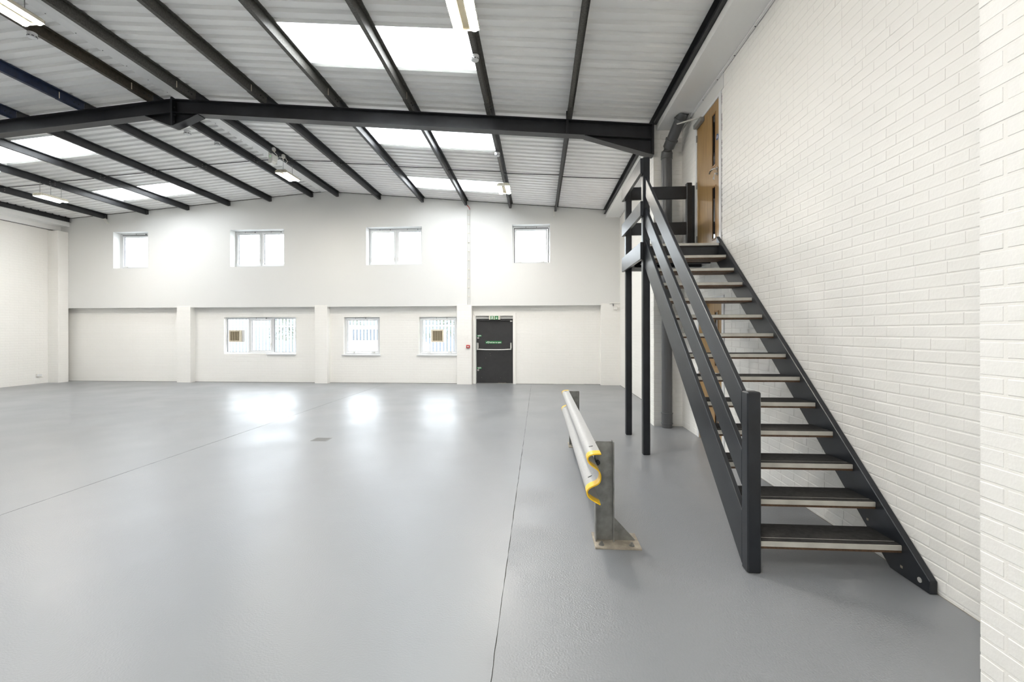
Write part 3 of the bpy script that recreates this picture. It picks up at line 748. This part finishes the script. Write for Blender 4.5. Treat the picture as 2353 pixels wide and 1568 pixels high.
o = obj('cable', bm, 'white'); tag(centre(o, (-1.7, YLB, 2.03)), 'thin white cable running from the pilaster to the exit sign', 'cable')
# call point and conduit
cp = thing('fire_call_point', 'small red break-glass fire alarm call point on the pilaster', 'call point', (-2.085, YU - .015, 1.08))
boxo('body', (-2.138, -2.033, YU - .065, YU - .015, 1.079, 1.172), 'red', cp, .008)
boxo('glass_panel', (-2.112, -2.058, YU - .068, YU - .064, 1.105, 1.142), 'signwhite', cp); cyl('dot', (-2.085, YU - .068, 1.1235), .010, .002, 'gasket', cp)
cd = thing('conduit', 'twin white cable conduit running down the upper wall to the pilaster', 'conduit', (-2.06, YU, 2.38))
for x in (-2.095, -2.035):
    bm = newbm(); tube(bm, [(x, YU - .014, 2.38), (x, YU - .014, 5.20)], .013, 8); obj('pipe', bm, 'conduitpvc', cd, True)
for k in range(10):
    boxo('saddle', (-2.113, -2.017, YU - .03, YU, 2.6 + k * .27, 2.612 + k * .27), 'offwhite', cd, .003)
bm = newbm(); tube(bm, [(-2.11, YU - .06, 5.315), (-2.07, YU - .03, 5.29), (-2.035, YU - .016, 5.23), (-2.033, YU - .014, 5.17)], .010, 6); obj('red_cable', bm, 'red', cd)
jb = thing('junction_box', 'small cream junction box on the right corner pilaster', 'box', (2.22, YU, 2.18))
boxo('body', (2.165, 2.275, YU - .075, YU - .015, 2.195, 2.30), 'white', jb, .006); boxo('bracket', (2.16, 2.17, YU - .05, YU - .015, 2.30, 2.372), 'gasket', jb)
boxo('trunking', (2.06, 2.36, YU - .05, YU - .0, 2.379, 2.41), 'white', jb, .004)
so = thing('wall_socket', 'small white double socket low on the left brick wall', 'socket', (XL, 12.8, .22))
boxo('back_box', (XL, XL + .035, 12.73, 12.87, .215, .30), 'white', so, .004)
for y in (12.765, 12.835): boxo('socket_plate', (XL + .035, XL + .039, y - .03, y + .03, .225, .29), 'upvc', so)

# ================================================================== OAK DOORS in the right wall
def oak_door(n, label, ya, yb, z0, z1, fya, fyb, fz1, upper):
    r = thing('door_%d' % n, label, 'door', (XR, (ya + yb) / 2, z0), kind='structure')
    bm = newbm()
    for p, q, s, t in ((fya, ya, z0, fz1), (yb, fyb, z0, fz1), (ya, yb, z1, fz1)): box(bm, XR - .012, XR + .13, p, q, s, t)
    obj('frame', bm, 'upvc', r)
    XF = XR - .002
    v0, v1 = ya + .135, ya + .235          # vision panels near the handle side
    if upper: ws = [(z0 + .12, z0 + .80), (z0 + 1.10, z1 - .155)]
    else: ws = [(z0 + .12, z0 + .80), (z0 + 1.10, z1 - .155)]
    bm = holed(ya + .003, yb - .003, z0 + .004, z1 - .003, XF, XF + .044, [(v0, v1, a, b) for a, b in ws], 'Y')
    lf = obj('leaf', bm, 'oak', r)
    for a, b in ws:
        bm = newbm()
        t = .022
        for p, q, s, u in ((v0 - t, v0, a - t, b + t), (v1, v1 + t, a - t, b + t), (v0, v1, a - t, a), (v0, v1, b, b + t)): box(bm, XF - .006, XF + .010, p, q, s, u, .002)
        bd = obj('glazing_bead', bm, 'oakdark', lf)
        boxo('pane', (XF + .003, XF + .009, v0, v1, a, b), 'darkglass', lf)
    hz = z0 + 1.01
    h = cyl('handle', (XF, ya + .055, hz), .026, .012, 'chrome', r, (-1, 0, 0))
    bm = newbm(); tube(bm, [(XF - .010, ya + .055, hz), (XF - .055, ya + .055, hz), (XF - .062, ya + .075, hz), (XF - .062, ya + .155, hz - .004), (XF - .062, ya + .175, hz - .03)], .010, 8); obj('lever', bm, 'chrome', h, True)
    k = cyl('lock_rose', (XF, ya + .055, hz - .065), .024, .010, 'chrome', r, (-1, 0, 0))
    if upper:
        bm = newbm(); box(bm, XF - .045, XF - .005, ya + .052, ya + .058, hz - .075, hz - .055); box(bm, XF - .048, XF - .044, ya + .06, ya + .10, hz - .13, hz - .10); box(bm, XF - .05, XF - .046, ya + .045, ya + .065, hz - .15, hz - .08); obj('keys', bm, 'chrome', k)
    for zz in (z0 + .18, z0 + .98, z1 - .26):
        bm = newbm(); tube(bm, [(XF - .008, yb + .002, zz), (XF - .008, yb + .002, zz + .10)], .008, 8); box(bm, XF - .004, XF + .002, yb - .012, yb + .016, zz, zz + .10); obj('hinge', bm, 'drain', r)
    cyl('door_disc', (XF, ya + .07, z1 - .50), .040, .002, 'blue', r, (-1, 0, 0), 24)
    bm = newbm()
    for zz, w_ in ((.014, .018), (0, .026), (-.014, .02)): box(bm, XF - .0035, XF - .002, ya + .07 - w_, ya + .07 + w_, z1 - .50 + zz - .003, z1 - .50 + zz + .003)
    obj('disc_print', bm, 'signwhite', r)
    c = boxo('door_closer', (XF - .065, XF, yb - .30, yb - .02, z1 - .075, z1 - .012), 'drain', r, .006)
    bm = newbm()
    for A, B in (((XF - .05, yb - .27, z1 - .005), (XF - .30, yb - .02, z1 + .018)), ((XF - .30, yb - .02, z1 + .018), (XF - .012, yb - .16, z1 + .03))):
        tube(bm, [A, B], .009, 6)
    obj('closer_arm', bm, 'alu', c)
    return r
oak_door(2, 'oak veneer door with a grey closer at the top of the staircase', 6.10, 6.93, 2.70, 4.635, 6.035, 6.995, 4.675, True)
oak_door(3, 'oak veneer door at floor level behind the staircase', 6.02, 6.86, .005, 1.975, 5.955, 6.925, 2.03, False)
# dark shrinkage crack beside the upper door frame
for z0_, z1_, lab in ((2.75, 4.75, 'upper'),):
    bm = newbm()
    zz = z0_
    while zz < z1_:
        l = random.uniform(.03, .11); box(bm, XR - .0012, XR + .003, 6.025 + random.uniform(-.002, .002), 6.031, zz, zz + l); zz += l + random.choice([.01, .02, .05, .12])
    o = obj('plaster_crack', bm, 'gasket', wr); o['kind'] = 'stuff'
boxo('base_gap', (XR - .001, XR, 2.1, 5.94, 0, .003), 'plate', wr); boxo('base_gap', (XR - .003, XR + .003, 8.1, YU, 0, .005), 'dirt', wr)
boxo('render_patch', (XR - .004, XR + .01, 5.97, 7.10, 4.68, 4.87), 'plaster', wr)

# ================================================================== STAIRCASE
st = thing('staircase', 'open-tread black timber staircase with white nosings and a railed landing', 'staircase', (1.85, 4.5, 0))
RISE, GO, Y1 = .19305, .22571, 3.068
XA0, XA1 = 1.345, 1.377       # outer string and rails
XB0, XB1 = 2.312, 2.357       # wall string
SLO = RISE / GO
def slant(name, x0, x1, ya, yb, ztop, vert, m='black', ztop_slope=.862, yref=3.12, clipfloor=True, cut=None):
    """sloping board: top edge z = ztop + slope*(y-yref), vertical thickness vert"""
    f = lambda y: ztop + ztop_slope * (y - yref)
    pts = [(ya, f(ya)), (yb, f(yb)), (yb, f(yb) - vert)]
    zb = f(ya) - vert
    if clipfloor and zb < 0:
        y0f = yref + (vert - ztop) / ztop_slope
        pts += [(y0f, 0.001), (ya, 0.001)]
    else: pts.append((ya, zb))
    bm = newbm(); prism(bm, pts, 'X', x0, x1)
    bmesh.ops.bevel(bm, geom=[e for e in bm.edges], offset=.004, segments=1, affect='EDGES', profile=.5)
    return obj(name, bm, m, st)
NY0, NY1 = 3.03, 3.118
slant('string', XA0, XA1, NY1 - .005, 5.835, .385, .36)
slant('string', XB0, XB1, 2.86, 6.085, .255 + .845 * (3.12 - 3.07), .335, ztop_slope=.845)
slant('handrail', XA0, XA1, NY1 - .002, 5.838, 1.178, .24, clipfloor=False)
slant('mid_rail', XA0, XA1, NY1 - .002, 5.838, .785, .24, clipfloor=False)
def post(name, x0, x1, y0, y1, z1, bev=.008):
    return boxo(name, (x0, x1, y0, y1, 0 if name != 'wall_post' else 2.70, z1), 'black', st, bev)
post('newel_post', 1.345, 1.432, NY0, NY1, 1.172)
post('landing_post', 1.318, 1.408, 5.84, 5.93, 3.775); post('landing_post', 1.318, 1.408, 6.96, 7.05, 3.74)
post('wall_post', 2.222, 2.30, 6.97, 7.05, 3.80); boxo('wall_batten', (2.30, 2.345, 6.99, 7.04, 2.70, 3.76), 'black', st, .004)
for z0, z1, nm in ((3.555, 3.745, 'landing_rail'), (3.02, 3.205, 'landing_rail'), (2.475, 2.69, 'landing_fascia')):
    boxo(nm, (1.278, 1.318, 5.80, 7.075, z0, z1), 'black', st, .004)
for z0, z1 in ((3.56, 3.75), (3.025, 3.21)): boxo('landing_rail', (1.408, 2.222, 6.985, 7.027, z0, z1), 'black', st, .004)
# landing deck
boxo('landing_deck', (1.33, 2.357, 6.0, 7.05, 2.662, 2.698), 'black', st); boxo('landing_cover', (1.42, 2.357, 6.045, 6.95, 2.698, 2.702), 'treadtop', st)
boxo('landing_riser', (1.388, 2.312, 6.02, 6.055, 2.49, 2.662), 'black', st)
for y in (6.4, 6.75): boxo('joist', (1.41, 2.357, y, y + .045, 2.50, 2.662), 'black', st)
boxo('end_joist', (1.41, 2.357, 7.0, 7.045, 2.48, 2.662), 'plaster', st)
def tread_set(yn, z, share=None):
    if share is None:
        t = boxo('tread', (XA1, XB0, yn, yn + .285, z - .046, z - .002), 'ply', st)
        cov = boxo('tread_cover', (XA1, XB0, yn + .058, yn + .284, z - .003, z + .001), 'treadtop', t)
        bm = newbm(); prism(bm, [(yn - .004, z - .030), (yn - .004, z + .001), (yn + .060, z + .002), (yn + .060, z - .002), (yn, z - .002), (yn, z - .030)], 'X', XA1, XB0 - .002)
        nz = obj('nosing', bm, 'nosing', t)
        ins = boxo('grip_strip', (XA1, XB0 - .002, yn + .004, yn + .052, z + .0015, z + .0032), 'treadtop', t)
        return t
t0 = tread_set(Y1, RISE)
for k in range(1, 14):
    if k == 13: continue
    t = t0.copy(); COL.objects.link(t); t.parent = st; t.location = t0.location + Vector((0, k * GO, k * RISE))
    for ch in t0.children:
        c = ch.copy(); COL.objects.link(c); c.parent = t
bm = newbm(); yn, z = Y1 + 13 * GO, 2.7027
prism(bm, [(yn - .004, z - .030), (yn - .004, z + .001), (yn + .060, z + .002), (yn + .060, z - .002), (yn, z - .002), (yn, z - .030)], 'X', XA1, XB0 + .03); obj('nosing', bm, 'nosing', st)
boxo('riser_edge', (XA1, XB0, yn, yn + .03, 2.66, 2.672), 'ply', st)
# worn bolt head and chips on the wall string foot
cyl('bolt', (XB0, 2.93, .05), .016, .003, 'alu', st, (-1, 0, 0), 10)
bm = newbm()
for (y, z) in ((3.23, .14), (3.17, .10), (3.36, .23), (3.06, .05)): box(bm, XB0 - .001, XB0, y, y + random.uniform(.01, .03), z, z + random.uniform(.01, .025))
obj('paint_chips', bm, 'plate', st)['kind'] = 'stuff'

# ================================================================== CRASH BARRIER
cb = thing('crash_barrier', 'galvanised corrugated crash barrier with yellow ends on two bolted posts', 'barrier', (.45, 4.8, 0))
# W profile: (x, z)
def wprof():
    ctrl = [(.418, .745), (.355, .742), (.326, .722), (.326, .690), (.350, .664), (.398, .632), (.412, .604), (.412, .566), (.396, .540), (.345, .520), (.322, .496), (.322, .464), (.345, .436), (.412, .400)]
    P = [Vector((a, b)) for a, b in ctrl]
    for _ in range(2):
        Q = [P[0]]
        for a, b in zip(P, P[1:]): Q += [a * .75 + b * .25, a * .25 + b * .75]
        P = Q + [P[-1]]
    return P
def wstrip(y0, y1, t, off=0.0, name='rail', m='galvlight', parent=None):
    P = wprof(); bm = newbm(); N = []
    for i in range(len(P)):
        d = (P[min(i + 1, len(P) - 1)] - P[max(i - 1, 0)]).normalized(); N.append(Vector((-d.y, d.x)))
    # N points to one side; build a closed strip
    A = [p + n_ * off for p, n_ in zip(P, N)]; B = [p + n_ * (off + t) for p, n_ in zip(P, N)]
    def rg(y): return [bm.verts.new((q.x, y, q.y)) for q in A + B[::-1]]
    r0, r1 = rg(y0), rg(y1); n = len(r0)
    for i in range(n): bm.faces.new([r0[i], r0[(i + 1) % n], r1[(i + 1) % n], r1[i]])
    h = n // 2
    for rgs in (r0, r1):
        for i in range(h - 1): bm.faces.new([rgs[i], rgs[i + 1], rgs[n - 2 - i], rgs[n - 1 - i]])
    bmesh.ops.recalc_face_normals(bm, faces=bm.faces)
    return obj(name, bm, m, parent, True)
RY = (3.075, 6.42)
rl = wstrip(RY[0] + .01, RY[1] - .01, .005, 0, 'rail', 'galvlight', cb)
for y0, y1 in ((RY[0], RY[0] + .085), (RY[1] - .085, RY[1])): wstrip(y0, y1, .0082, -.0016, 'end_band', 'yellow', rl)
for y in (3.262, 6.25):
    for (xa, za, xb, zb) in ((.356, .7436, .386, .7462), (.350, .5235, .378, .5345)):
        bm = newbm(); hexa(bm, [(xa, y, za), (xb, y + .012, zb), (xb, y + .020, zb), (xa, y + .008, za)], [(xa, y, za + .0022), (xb, y + .012, zb + .0022), (xb, y + .020, zb + .0022), (xa, y + .008, za + .0022)]); obj('slot', bm, 'gasket', rl)
for yc in (3.43, 6.29):
    x0, x1 = .418, .556
    bm = newbm()
    box(bm, x0, x0 + .008, yc - .04, yc + .04, .012, .748); box(bm, x1 - .008, x1, yc - .04, yc + .04, .012, .748); box(bm, x0 + .008, x1 - .008, yc - .003, yc + .003, .012, .745)
    po = obj('post', bm, 'galv', cb)
    boxo('base_plate', (.405, .735, yc - .135, yc + .12, 0, .012), 'plate', po, .001)
    bm = newbm(); prism(bm, [(x1, .012), (x1 + .155, .012), (x1 + .155, .018), (x1, .185)], 'Y', yc - .004, yc + .004); obj('gusset', bm, 'galv', po)
    for bx in (.455, .672):
        for by in (yc - .09, yc + .075):
            bm = newbm(); tube(bm, [(bx, by, .012), (bx, by, .016)], .020, 12); tube(bm, [(bx, by, .016), (bx, by, .027)], .014, 6); tube(bm, [(bx, by, .027), (bx, by, .037)], .007, 8); obj('anchor_bolt', bm, 'galv', po)
    bm = newbm(); tube(bm, [(.40, yc - .055, .60), (.45, yc - .055, .60)], .012, 8); tube(bm, [(.426, yc - .055, .60), (.442, yc - .055, .60)], .020, 6); obj('rail_bolt', bm, 'gasket', po)

# ================================================================== DRAINPIPE
dp = thing('drainpipe', 'dark grey plastic soil pipe running down the brick pier and cranked at the top', 'pipe', (2.085, 7.545, 0))
px, py, pr = 2.085, 7.545, .082
def seg(name, path, r, s=24): bm = newbm(); tube(bm, path, r, s); return obj(name, bm, 'pipe', dp, True)
seg('pipe', [(px, py, .0), (px, py, 4.42)], pr)
for z in (.07, .235): seg('collar', [(px, py, z - .008), (px, py, z + .008)], pr + .010)
seg('socket', [(px, py, .075), (px, py, .23)], pr + .004)
B0 = Vector((px, py, 4.42)); 
bend = [B0, B0 + Vector((.004, -.012, .06)), B0 + Vector((.016, -.05, .12))]
D = Vector((.12, -.42, .40)).normalized()
e1 = bend[-1] + D * .12
seg('bend', bend + [e1], pr + .006); seg('collar', [e1 - D * .012, e1 + D * .012], pr + .016); seg('collar', [B0 - Vector((0, 0, .05)), B0], pr + .008)
e2 = e1 + D * .33
seg('offset_pipe', [e1, e2], pr); seg('collar', [e2 - D * .012, e2 + D * .012], pr + .016)
seg('bend', [e2, e2 + D * .10, e2 + D * .14 + Vector((0, 0, .03)), Vector((e2.x + D.x * .15, e2.y + D.y * .15, 4.886))], pr + .006)

# ================================================================== CEILING LIGHTS
def lamp(x, yc, z, label, chains):
    r = thing('ceiling_light', label, 'light', (x, yc, z), 'twin-tube lights hung on chains')
    L = .30
    bm = newbm(); prism(bm, [(x - .145, z + .004), (x - .11, z + .038), (x + .11, z + .038), (x + .145, z + .004)], 'Y', yc - L, yc + L)
    for s in (-1, 1):
        c = x + s * .092
        box(bm, c - .053, c - .047, yc - L, yc + L, z - .030, z + .004); box(bm, c + .047, c + .053, yc - L, yc + L, z - .030, z + .004)
    box(bm, x - .145, x + .145, yc - L, yc - L + .006, z - .034, z + .010); box(bm, x - .145, x + .145, yc + L - .006, yc + L, z - .034, z + .010)
    obj('housing', bm, 'lampbody', r)
    for s in (-1, 1):
        bm = newbm(); cx = x + s * .092
        prof = [(cx + .046 * math.cos(a), z - .012 + .036 * math.sin(a)) for a in [math.pi + math.pi * k / 8 for k in range(9)]]
        prism(bm, prof, 'Y', yc - L + .007, yc + L - .007); obj('tube', bm, 'tube', r, True)
    for s in (-.06, .05):
        bm = newbm()
        for j in range(3): box(bm, x + s - .03 + j * .025, x + s - .012 + j * .025, yc - L - .001, yc - L + .002, z + .006, z + .02)
        obj('end_vent', bm, 'grille', r)
    ztop = zl(x) - .15
    for c in chains:
        bm = newbm(); k = 0; zz = z + .035
        while zz < ztop + .01:
            w_ = .0042 if k % 2 else .0022
            box(bm, x - w_, x + w_, yc + c - (.0065 - w_), yc + c + (.0065 - w_), zz, zz + .028); zz += .026; k += 1
        obj('chain', bm, 'drain', r)
lamp(-6.055, 10.58, 5.36, 'lit twin-tube light hung below the ridge beyond the rafter', (-.2, .2))
lamp(-12.20, 10.53, 4.945, 'lit twin-tube light hung below the left roof slope', (-.25, 0, .25))
lamp(-.80, 10.62, 4.93, 'lit twin-tube light hung in front of the far right rooflight', (-.2, .2))
lamp(-6.055, 4.74, 5.30, 'lit twin-tube light cut by the top left corner of the view', (-.2, .2))
lamp(-.80, 4.76, 4.985, 'lit twin-tube light cut by the top edge of the view', (-.2, .2))

for lx, lz, wd in ((-6.055, 5.30, 'under the ridge'), (-.80, 4.985, 'near the right wall')): lamp(lx, -1.0, lz, 'added twin-tube light out of view behind the viewer ' + wd, (-.2, .2))  # unseen lamps, added to brighten the near right wall and roof

# smoke detectors
def detector(x, y, z, label):
    r = thing('smoke_detector', label, 'detector', (x, y, z), 'smoke detectors under the purlins')
    def lathe(name, prof, m, parent):
        bm = newbm(); tube(bm, [(x, y, q[1]) for q in prof], [q[0] for q in prof], 20); return obj(name, bm, m, parent, True)
    lathe('base', [(.052, z + .05), (.055, z + .047), (.055, z + .022), (.050, z + .020)], 'upvc', r)
    lathe('head', [(.050, z + .020), (.053, z + .014), (.050, z - .012), (.038, z - .022), (.010, z - .024)], 'upvc', r)
    bm = newbm()
    for k in range(8):
        a = 2 * math.pi * k / 8 + .2
        c, s = math.cos(a), math.sin(a); t = Vector((-s, c, 0)); n_ = Vector((c, s, 0)); p = Vector((x, y, z - .002)) + n_ * .0525
        hexa(bm, [p + t * .012 + Vector((0, 0, .005)), p - t * .012 + Vector((0, 0, .005)), p - t * .012 - Vector((0, 0, .005)), p + t * .012 - Vector((0, 0, .005))],
             [q + n_ * .002 for q in (p + t * .012 + Vector((0, 0, .005)), p - t * .012 + Vector((0, 0, .005)), p - t * .012 - Vector((0, 0, .005)), p + t * .012 - Vector((0, 0, .005)))])
    obj('vent_slots', bm, 'gasket', r)
def det(x, y, label): detector(x, y, zl(x) - .15 - .052, label)
det(-6.90, 5.72, 'white smoke detector beside the lit light at the top left'); det(-.83, 5.93, 'white smoke detector below the rooflight nearest the viewer')
det(-6.90, 9.30, 'white smoke detector under the ridge purlin beyond the rafter'); det(-.83, 9.18, 'white smoke detector between the two rooflights beyond the rafter')
det(-12.235, 9.42, 'white smoke detector at the left edge of the view')
detector(-6.33, 7.77, 5.16, 'white smoke detector half hidden behind the rafter apex')

# twin-spot emergency light
em = thing('emergency_light', 'white emergency light box with two round lamps on the ridge purlin', 'light', (-6.09, 10.05, 5.52))
boxo('box', (-6.17, -6.07, 9.97, 10.17, 5.50, 5.70), 'white', em, .006); cyl('led', (-6.125, 9.97, 5.60), .008, .003, 'led', em)
for y, z in ((9.99, 5.745), (10.38, 5.735)):
    h = cyl('spot_lamp', (-6.055, y, z), .048, .06, 'offwhite', em, Vector((.5, -.85, 0)).normalized(), 16)
    cyl('lens', Vector((-6.055, y, z)) + Vector((.5, -.85, 0)).normalized() * .06, .038, .004, 'chrome', em, Vector((.5, -.85, 0)).normalized(), 16)
for P in ([(-6.045, 9.98, 5.70), (-6.02, 10.06, 5.66), (-6.03, 10.12, 5.60), (-6.07, 10.15, 5.58)], [(-6.03, 10.18, 5.66), (-6.01, 10.28, 5.68), (-6.02, 10.34, 5.62)], [(-6.02, 10.42, 5.72), (-6.0, 10.47, 5.66), (-6.03, 10.44, 5.58)]):
    bm = newbm(); tube(bm, P, .008, 6); obj('cable', bm, 'white', em)
bm = newbm(); prism(bm, [(-6.19, 5.50), (-6.07, 5.50), (-6.09, 5.44), (-6.17, 5.44)], 'Y', 9.96, 10.12); obj('tray', bm, 'white', em)

# floor drain
dr = thing('floor_drain', 'small slotted drain grating set in the grey floor', 'drain', (-3.153, 6.39, 0))
bm = newbm(); box(bm, -3.27, -3.04, 6.29, 6.30, -.002, .003); box(bm, -3.27, -3.04, 6.48, 6.49, -.002, .003); box(bm, -3.27, -3.26, 6.30, 6.48, -.002, .003); box(bm, -3.05, -3.04, 6.30, 6.48, -.002, .003); obj('frame', bm, 'drain', dr)
boxo('pit', (-3.26, -3.05, 6.30, 6.48, 0.0, .0008), 'gasket', dr)
for k in range(9): boxo('bar', (-3.252 + k * .0235, -3.240 + k * .0235, 6.30, 6.48, .0005, .003), 'drain', dr)

# ================================================================== OUTSIDE
g = boxo('ground', (-40, 20, YOUT, 60, -.3, -.15), 'ground'); struct(g, 'pale concrete yard seen through the windows', 'ground')
fe = thing('palisade_fence', 'pale palisade fence standing in the yard outside the windows', 'fence', (-8, 19.5, -.15))
bm = newbm(); prism(bm, [(-.038, 0), (.038, 0), (.038, 2.35), (.012, 2.5), (0, 2.43), (-.012, 2.5), (-.038, 2.35)], 'Y', -.006, .006)
pm = bpy.data.meshes.new('pale'); bm.to_mesh(pm); bm.free(); pm.materials.append(M['fence'])
for k in range(110):
    o = bpy.data.objects.new('pale', pm); COL.objects.link(o); o.parent = fe; o.location = (-8.6 + k * .155, 0, 0)
for z in (.35, 1.95): boxo('fence_rail', (-16.7, .6, 19.51, 19.55, -.15 + z, -.10 + z), 'fence', fe)
fb = thing('backdrop_building', 'pale grey backdrop building added across the yard to dim the fence gaps', 'building', (-12, 33, -.15))  # backdrop added to keep the bright sky out of the fence gaps
boxo('wall', (-45, 12, 32, 40, -.15, 4.2), 'farwall', fb)
bm = newbm(); prism(bm, [(31.7, 4.2), (40.3, 4.2), (36, 4.9)], 'X', -45.3, 12.3); obj('roof', bm, 'fence', fb)
va = thing('van', 'white van with blue-tinted windows parked beyond the fence', 'van', (-7.6, 22.5, -.15))
bm = newbm(); prism(bm, [(-9.6, .25), (-5.7, .25), (-5.7, .95), (-6.2, 1.15), (-6.7, 1.85), (-9.6, 1.9)], 'Y', 21.8, 23.5); bmesh.ops.bevel(bm, geom=list(bm.edges), offset=.06, segments=2, affect='EDGES', profile=.5); obj('body', bm, 'van', va)
bm = newbm(); prism(bm, [(-9.2, 1.15), (-6.45, 1.15), (-6.8, 1.7), (-9.2, 1.7)], 'Y', 21.785, 21.81); obj('side_window', bm, 'vanglass', va)
for x in (-8.9, -6.5): cyl('wheel', (x, 21.78, .17), .32, -.2, 'rubber', va, (0, -1, 0), 20)
def bush(x, y, h, wd, label):
    r = thing('shrub', label, 'shrub', (x, y, -.15), 'shrubs beyond the fence')
    bm = newbm()
    for k in range(1500):
        a = random.uniform(0, 6.28); q = random.random() ** .5
        c = Vector((x + q * wd * math.cos(a), y + q * .6 * math.sin(a), random.uniform(.3, 1) ** .6 * h - .15)); s = random.uniform(.03, .065)
        u = Vector((random.uniform(-1, 1), random.uniform(-1, 1), random.uniform(-1, 1))).normalized(); v = u.orthogonal().normalized()
        bm.faces.new([bm.verts.new(c + u * s), bm.verts.new(c + v * s * .5), bm.verts.new(c - u * s), bm.verts.new(c - v * s * .5)])
    obj('foliage', bm, 'leaf', r)['kind'] = 'stuff'
    bm = newbm(); tube(bm, [(x, y, -.15), (x, y, h * .5)], .012, 6); obj('stem', bm, 'leaf', r)
bush(-13.5, 24, 2.6, 1.3, 'green shrub beyond the fence, behind the left light of the three-light window')
bush(-11.0, 25, 2.7, 1.2, 'green shrub beyond the fence, behind the right light of the three-light window')
bush(-4.9, 24, 2.8, 1.4, 'green shrub beyond the fence, behind the window beside the fire door pilaster')
